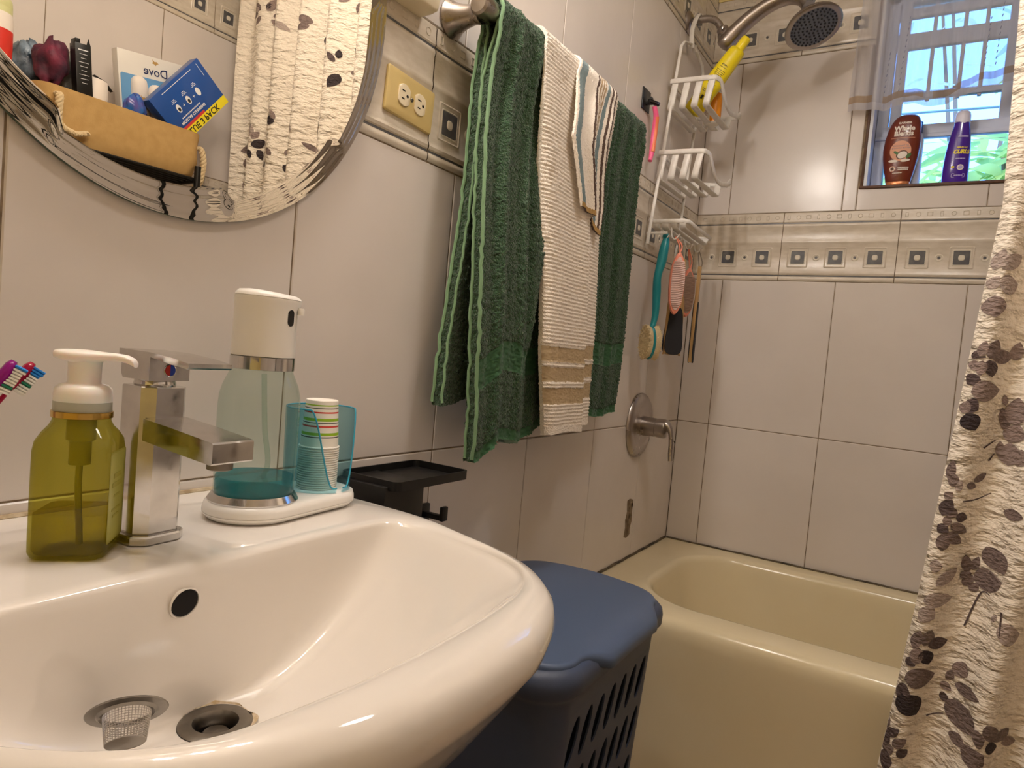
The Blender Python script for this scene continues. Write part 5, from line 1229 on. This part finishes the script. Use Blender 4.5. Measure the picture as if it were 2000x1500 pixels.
b0, bz0, bz1 = (1.440, 1.107), 1.497, 1.640
def bl(sx, sy, z, sag=0., n=12):
    out = []
    for x, y in rrect(.19*sx, .485*sy, .045, n, b0): out.append((x, y, z - sag*cos((y-b0[1])/.2425*PI/2)))
    return out
mb = MB()
W0 = [bl(.93, .92, bz0), bl(.96, .94, bz0+.006), bl(.99, .965, bz0+.05), bl(1.0, .99, bz0+.10), bl(1., 1., bz1-.012, .004), bl(1., 1., bz1, .004), bl(.97, .985, bz1+.001, .004), bl(.96, .975, bz1-.010, .004), bl(.93, .95, bz0+.05), bl(.9, .9, bz0+.012)]
for l in W0[2:4]:
    for i, p in enumerate(l):
        if p[0] < b0[0]-.05: l[i] = (p[0]+.012*sin((p[1]-b0[1])*26+p[2]*40)*(.6 if p[2] > bz0+.08 else 1), p[1], p[2])
mb.loft(W0, True, True, True); mb.build('canvas_body', M_can, bk, angle=60)
def rope(pts, o, nm='rope_handle'):
    mb = MB(); P = crom(pts, 60)
    for s in range(3):
        q = []
        for i, p in enumerate(P):
            a = i*.55+s*2*PI/3; q.append((p[0]+.0050*cos(a), p[1]+.0050*sin(a), p[2]+.0030*sin(a+1)))
        mb.tube(q, .0060, 7)
    mb.build(nm, M_rope, o)
rope([(xF+.014, .912, 1.618), (xF-.012, .909, 1.610), (xF-.016, .907, 1.575), (xF-.014, .912, 1.535), (xF-.014, .950, 1.520), (xF-.010, .985, 1.53)], bk)
rope([(1.40, 1.345, 1.60), (1.395, 1.368, 1.605), (1.385, 1.374, 1.57), (1.385, 1.372, 1.53), (1.39, 1.366, 1.49), (1.42, 1.36, 1.475)], bk)
# boxes and packs sticking out of the basket; seen from the mirror side (-x), so reading runs towards -y unless turned
def pack(name, label, cat, c, yd, zd, w, h, d, mats, group=None, bev=.001):
    """box with front face towards -x: local x = reading direction, y = up, z = out"""
    t = thing(name, label, cat, (c[0], c[1], c[2]-h*.5)); M = basis(c, (0, yd[0], yd[1]), (0, zd[0], zd[1])); M[0][3], M[1][3], M[2][3] = c
    if (M.to_3x3() @ Vector((0, 0, 1))).x > 0: M = M @ RY(180)
    MB().box((0, 0, 0), (w, h, d), bev, M=M).build('carton', mats[0], t); return t, M, d/2
M_blu = mat('royal blue carton', (26, 78, 156), .3, coat=.3); M_yst = mat('yellow strip', (238, 220, 40), .4); M_rst = mat('red strip', (206, 60, 60), .4); M_wp = mat('white print on carton', (232, 234, 236), .5); M_dk = mat('black print on carton', (30, 30, 34), .5); M_pk = mat('magenta print', (176, 70, 140), .5)
t, M, h = pack('makeup_remover_box', 'blue three-pack carton with yellow strip tilted in the canvas basket', 'carton', (1.378, 1.300, 1.735), (.62, .785), (.785, -.62), .235, .155, .040, [M_blu])
mb = MB()
mb.box((0, .155/2-.013, h), (.235, .026, .0006), M=M, mat=1)
mb.box((-.035, .155/2-.030, h), (.110, .008, .0008), M=M, mat=2)
text(mb, 'VALUE 3 PACK', .026, M @ T(-.015, .155/2-.013, h+.0005), 3, sx=1.05, bold=.0006)
text(mb, 'MICELLAR CLEANSING', .0115, M @ T(-.020, .155/2-.045, h+.0005), 0, bold=.0004); [mb.box((-.062+.006*q, .155/2-.056, h), (.0042, .0034, .0006), M=M) for q in range(15)]
for k in range(3):
    x = -.052+.048*k; e = T(x, -.006, h+.0005)
    mb.add([(a, b, 0) for a, b in ell(.0085, .013, 18)], [tuple(range(18))], 0, M @ e); mb.add([(a, b+.003, .0002) for a, b in ell(.005, .006, 14)], [tuple(range(14))], 3 if k < 2 else 0, M @ e)
    if k < 2: mb.box((x+.024, -.004, h), (.008, .0018, .0006), M=M).box((x+.024, -.004, h), (.0018, .008, .0006), M=M)
    for q in range(3): mb.box((x, -.026-.004*q, h), (.020-.004*q, .0014, .0006), M=M)
mb.box((.0, -.155/2+.012, h), (.14, .0016, .0006), M=M); mb.box((.100, -.155/2+.03, h), (.0016, .04, .0006), M=M)
mb.build('carton_print', [M_wp, M_yst, M_rst, M_dk, M_pk], t, smooth=False)
M_wc = mat('white card', (226, 222, 214), .4); M_sky = mat('light blue card', (104, 158, 206), .4); M_navy2 = mat('navy lettering', (40, 52, 96), .5); M_gold2 = mat('gold emblem', (190, 152, 90), .4)
t, M, h = pack('twin_pack', 'white and pale blue twin pack standing at the back of the canvas basket', 'carton', (1.445, 1.225, 1.748), (-1, -.13), (-.13, 1), .225, .20, .030, [M_wc])
mb = MB(); q = rrect(.150, .125, .006); mb.prism([(x+.032, y-.030) for x, y in q], h, h+.0012, M=M, mat=0)
text(mb, 'Dove', .036, M @ T(-.005, .055, h+.0006), 1, bold=.0004)
def dove_mark(mb, x, y, s, z):
    mb.add([(x+a*s, y+b*s, z) for a, b in ((-.5, .05), (-.2, .28), (.1, .22), (.45, .5), (.3, .1), (.55, -.02), (.15, -.12), (-.05, -.3), (-.2, -.08))], [tuple(range(9))], 2, M)
dove_mark(mb, -.005, .082, .022, h+.0006)
mb.build('card_print', [M_sky, M_navy2, M_gold2], t, smooth=False)
for k, (x, y) in enumerate(((.052, -.030), (-.002, -.045))):
    mb = MB(); L = [[(x+a*s, y+z_, h+.001+max(0, b)*s2) for a, b in ell(.026, .020, 24)] for s, s2, z_ in ((.96, .8, -.05), (1, 1, -.045), (1, 1, .035), (.9, .9, .050), (.5, .5, .060), (.1, .1, .0625))]
    mb.loft(L, True, True, True, M=M); st_ = mb.build('stick', M_wht, t, angle=60)
    mb = MB(); text(mb, 'Dove', .022, M @ T(x, y-.030, h+.0220), 1, bold=.0003); dove_mark(mb, x, y-.008, .020, h+.0220); mb.build('stick_print', [M_sky, M_navy2, M_gold2], st_, smooth=False)
t, M, h = pack('black_carton', 'slim black carton with white lettering upright in the basket', 'carton', (1.366, .978, 1.700), (-1, -.10), (-.10, 1), .042, .150, .030, [M_black])
mb = MB()
for k in range(9): mb.box((0, .058-.011*k, h), (.026-.006*(k % 3), .0028 if k == 0 else .0012, .0006), M=M)
mb.build('lettering', M_wp, t)
mb = MB(); mb.add([(.0-.021, .075, h-.002), (-.016, .094, h-.002), (-.010, .075, h-.002)], [(0, 1, 2)], 0, M); mb.box((.012, .081, 0), (.012, .012, .028), .001, M=M); mb.build('open_flap', M_black, t)
def blob(name, label, cat, c, r, m, seed, part='body', squash=(1, 1, 1)):
    t = thing(name, label, cat, (c[0], c[1], c[2]-r)); rr = random.Random(seed); ph = [rr.uniform(0, 6) for _ in range(6)]; L = []
    for i in range(13):
        th = PI*(i+.02)/12.04; row = []
        for j in range(26):
            a = 2*PI*j/26; k = r*(1+.16*sin(3*a+ph[0]+th*2)+.10*sin(5*th+ph[1]+a)+.07*sin(7*a+ph[2]))
            row.append((c[0]+k*sin(th)*cos(a)*squash[0], c[1]+k*sin(th)*sin(a)*squash[1], c[2]+k*cos(th)*squash[2]))
        L.append(row)
    MB().loft(L, True, True, True).build(part, m, t, angle=180); return t
blob('pouch', 'dark plum and pink patterned pouch crumpled in the left of the basket', 'pouch', (1.395, .915, 1.708), .056, mat('plum pouch fabric', (58, 32, 50), .6, var=(24, (150, 46, 76), .6), bump=(80, .5, .004)), 3, squash=(.6, .75, 1))
blob('crumpled_wrapper', 'dark teal and black crumpled plastic wrapper at the back of the basket', 'wrapper', (1.478, .890, 1.705), .060, mat('teal wrapper', (40, 60, 76), .25, var=(30, (150, 170, 190), .8), bump=(50, .8, .006)), 8, squash=(.6, .8, .95))
blob('plastic_bag', 'clear grey plastic bag behind the slim black carton', 'bag', (1.440, .985, 1.705), .050, mat('grey film', (150, 150, 146), .15, var=(26, (70, 84, 84), .8), bump=(40, .9, .006)), 14, squash=(.5, .6, 1.2))
w2 = thing('white_tube', 'white tube with dark tip lying between the black carton and the twin pack', 'tube', (1.40, 1.045, 1.65))
Mt = basis((1.392, 1.010, 1.700), (0, -.6, .8), (0, .8, .6)); Mt[0][3], Mt[1][3], Mt[2][3] = (1.392, 1.012, 1.712)
MB().tube([(1.392, 1.02, 1.60), (1.392, 1.026, 1.66), (1.392, 1.030, 1.70)], [.034, .036, .030], 20).build('body', M_wht, w2); MB().loft([[(1.385, 1.022, 1.715), (1.385, 1.075, 1.685), (1.385, 1.055, 1.705)], [(1.40, 1.022, 1.715), (1.40, 1.075, 1.685), (1.40, 1.055, 1.705)]], True, True, True).build('tip', M_black, w2)
blob('blue_sachet', 'small bright blue sachet in front of the twin pack', 'sachet', (1.376, 1.135, 1.655), .032, mat('bright blue film', (40, 110, 190), .25, var=(40, (120, 60, 130), .6)), 21, squash=(.5, 1., 1.2))
# things on the rack beside the basket
cn = thing('capped_bottle', 'white red and green cylinder bottle at the top left corner of the mirror reflection', 'bottle', (1.388, .776, 1.497))
M_rl = mat('red label', (214, 52, 40), .4); M_gc = mat('pale green cap', (206, 206, 150), .4)
mb = MB(); mb.loft([[(1.388+.040*cos(a)*s, .776+.040*sin(a)*s, z+.0) for a in np.linspace(0, 2*PI, 32, endpoint=False)] for z, s in ((1.497, .9), (1.500, 1), (1.655, 1), (1.735, 1), (1.762, 1), (1.777, .94))], True, True, True, mat=[0, 0, 1, 0, 0]); cbd = mb.build('bottle', [M_wht, M_rl], cn)
mb = MB(); mb.lathe([(.037, 1.772), (.037, 1.790), (.0365, 1.792), (.037, 1.794), (.036, 1.810), (.030, 1.822), (0, 1.824)], 32, c=(1.388, .776, 0)); mb.build('cap', M_gc, cn)
fb = thing('white_box', 'white carton with red stripe at the far left of the mirror reflection', 'carton', (1.334, .765, 1.497))
Mf = basis((1.30, .800, 1.625), (0, .55, -.83), (0, .83, .55)); Mf[0][3], Mf[1][3], Mf[2][3] = (1.334, .765, 1.575)
MB().box((0, 0, 0), (.15, .055, .020), .003, M=Mf).build('carton', M_wht, fb)
mb = MB()
for s in (-1, 1): mb.box((-.02, .008, s*.0101), (.08, .012, .0006), M=Mf); mb.box((.045, 0, s*.0101), (.008, .008, .0006), M=Mf, mat=1)
mb.build('stripe', [mat('dull red stripe', (176, 60, 60), .4), M_dk], fb)
# ---------------------------------------------------------------- light, world, camera
def bulb_light(): pass
M_bulb = mat('lit globe', (255, 240, 220), .3, emit=((1., .90, .82), 96.))
vl = thing('vanity_light', 'brushed nickel vanity light bar with three lit globes on the wall above the oval mirror', 'light', (0, .465, 2.12))
MB().box((.010, .465, 2.13), (.018, .56, .10), .006).build('backplate', M_nickel, vl)
for y in (.265, .465, .665):
    a = MB().lathe([(.0, 0), (.022, .0), (.026, .02), (.026, .05), (.018, .055), (0, .055)], 20, M=T(.018, y, 2.13) @ RY(90)).build('lamp_holder', M_nickel, vl)
    MB().lathe([(.0, -.042), (.016, -.039), (.030, -.030), (.040, -.012), (.042, 0), (.040, .012), (.030, .030), (.016, .039), (0, .042)], 24, c=(.112, y, 2.13)).build('globe', M_bulb, a)
cl = thing('ceiling_fill', 'unseen white ceiling dome added as fill light over the middle of the room', 'light', (.74, 1.08, H_))  # unseen lamp added as soft fill for towels, tub and walls
MB().lathe([(.13, -.020), (.135, -.012), (.135, 0)], 40, c=(.74, 1.08, H_)).build('rim', M_white, cl)
MB().lathe([(0, -.060), (.05, -.056), (.09, -.045), (.118, -.028), (.126, -.016)], 40, c=(.74, 1.08, H_)).build('dome', mat('opal fill light dome', (255, 244, 230), .4, emit=((1., .93, .86), 30.)), cl)
sn = bpy.data.lights.new('sun', 'SUN'); sn.energy = 3.; sn.angle = .01; so = link(bpy.data.objects.new('sun', sn)); so.rotation_euler = (math.radians(-42), 0, math.radians(-14)); so.rotation_euler = (math.radians(48), 0, math.radians(-12))
w = bpy.data.worlds.new('World'); SC.world = w; w.use_nodes = True
nt = w.node_tree; bg = nt.nodes['Background']; bg.inputs[0].default_value = (.205, .52, 1.35, 1); bg.inputs[1].default_value = 3.
cam = bpy.data.cameras.new('camera'); co = link(bpy.data.objects.new('camera', cam)); SC.camera = co
cam.sensor_width = 36.; cam.lens = 1329.33/2000*36; cam.clip_start = .01
Rr = ((0.84403546, 0.52905945, 0.08775102), (0.10028093, 0.00504083, -0.99494639), (-0.52682813, 0.84856979, -0.04879993))
Mc = Matrix.Identity(4)
for i in range(3):
    Mc[i][0] = Rr[0][i]; Mc[i][1] = -Rr[1][i]; Mc[i][2] = -Rr[2][i]
Mc.translation = (.77, 0, 1.03); co.matrix_world = Mc
vs = SC.view_settings; SC.display_settings.display_device = 'sRGB'; vs.view_transform = 'Standard'; vs.look = 'None'; vs.gamma = 1.; vs.exposure = .60; vs.use_curve_mapping = False
cy = SC.cycles; cy.max_bounces = 12; cy.transmission_bounces = 12; cy.glossy_bounces = 6; cy.diffuse_bounces = 5; cy.transparent_max_bounces = 16
cy.caustics_reflective = False; cy.caustics_refractive = False; cy.sample_clamp_indirect = 6.; cy.use_denoising = True
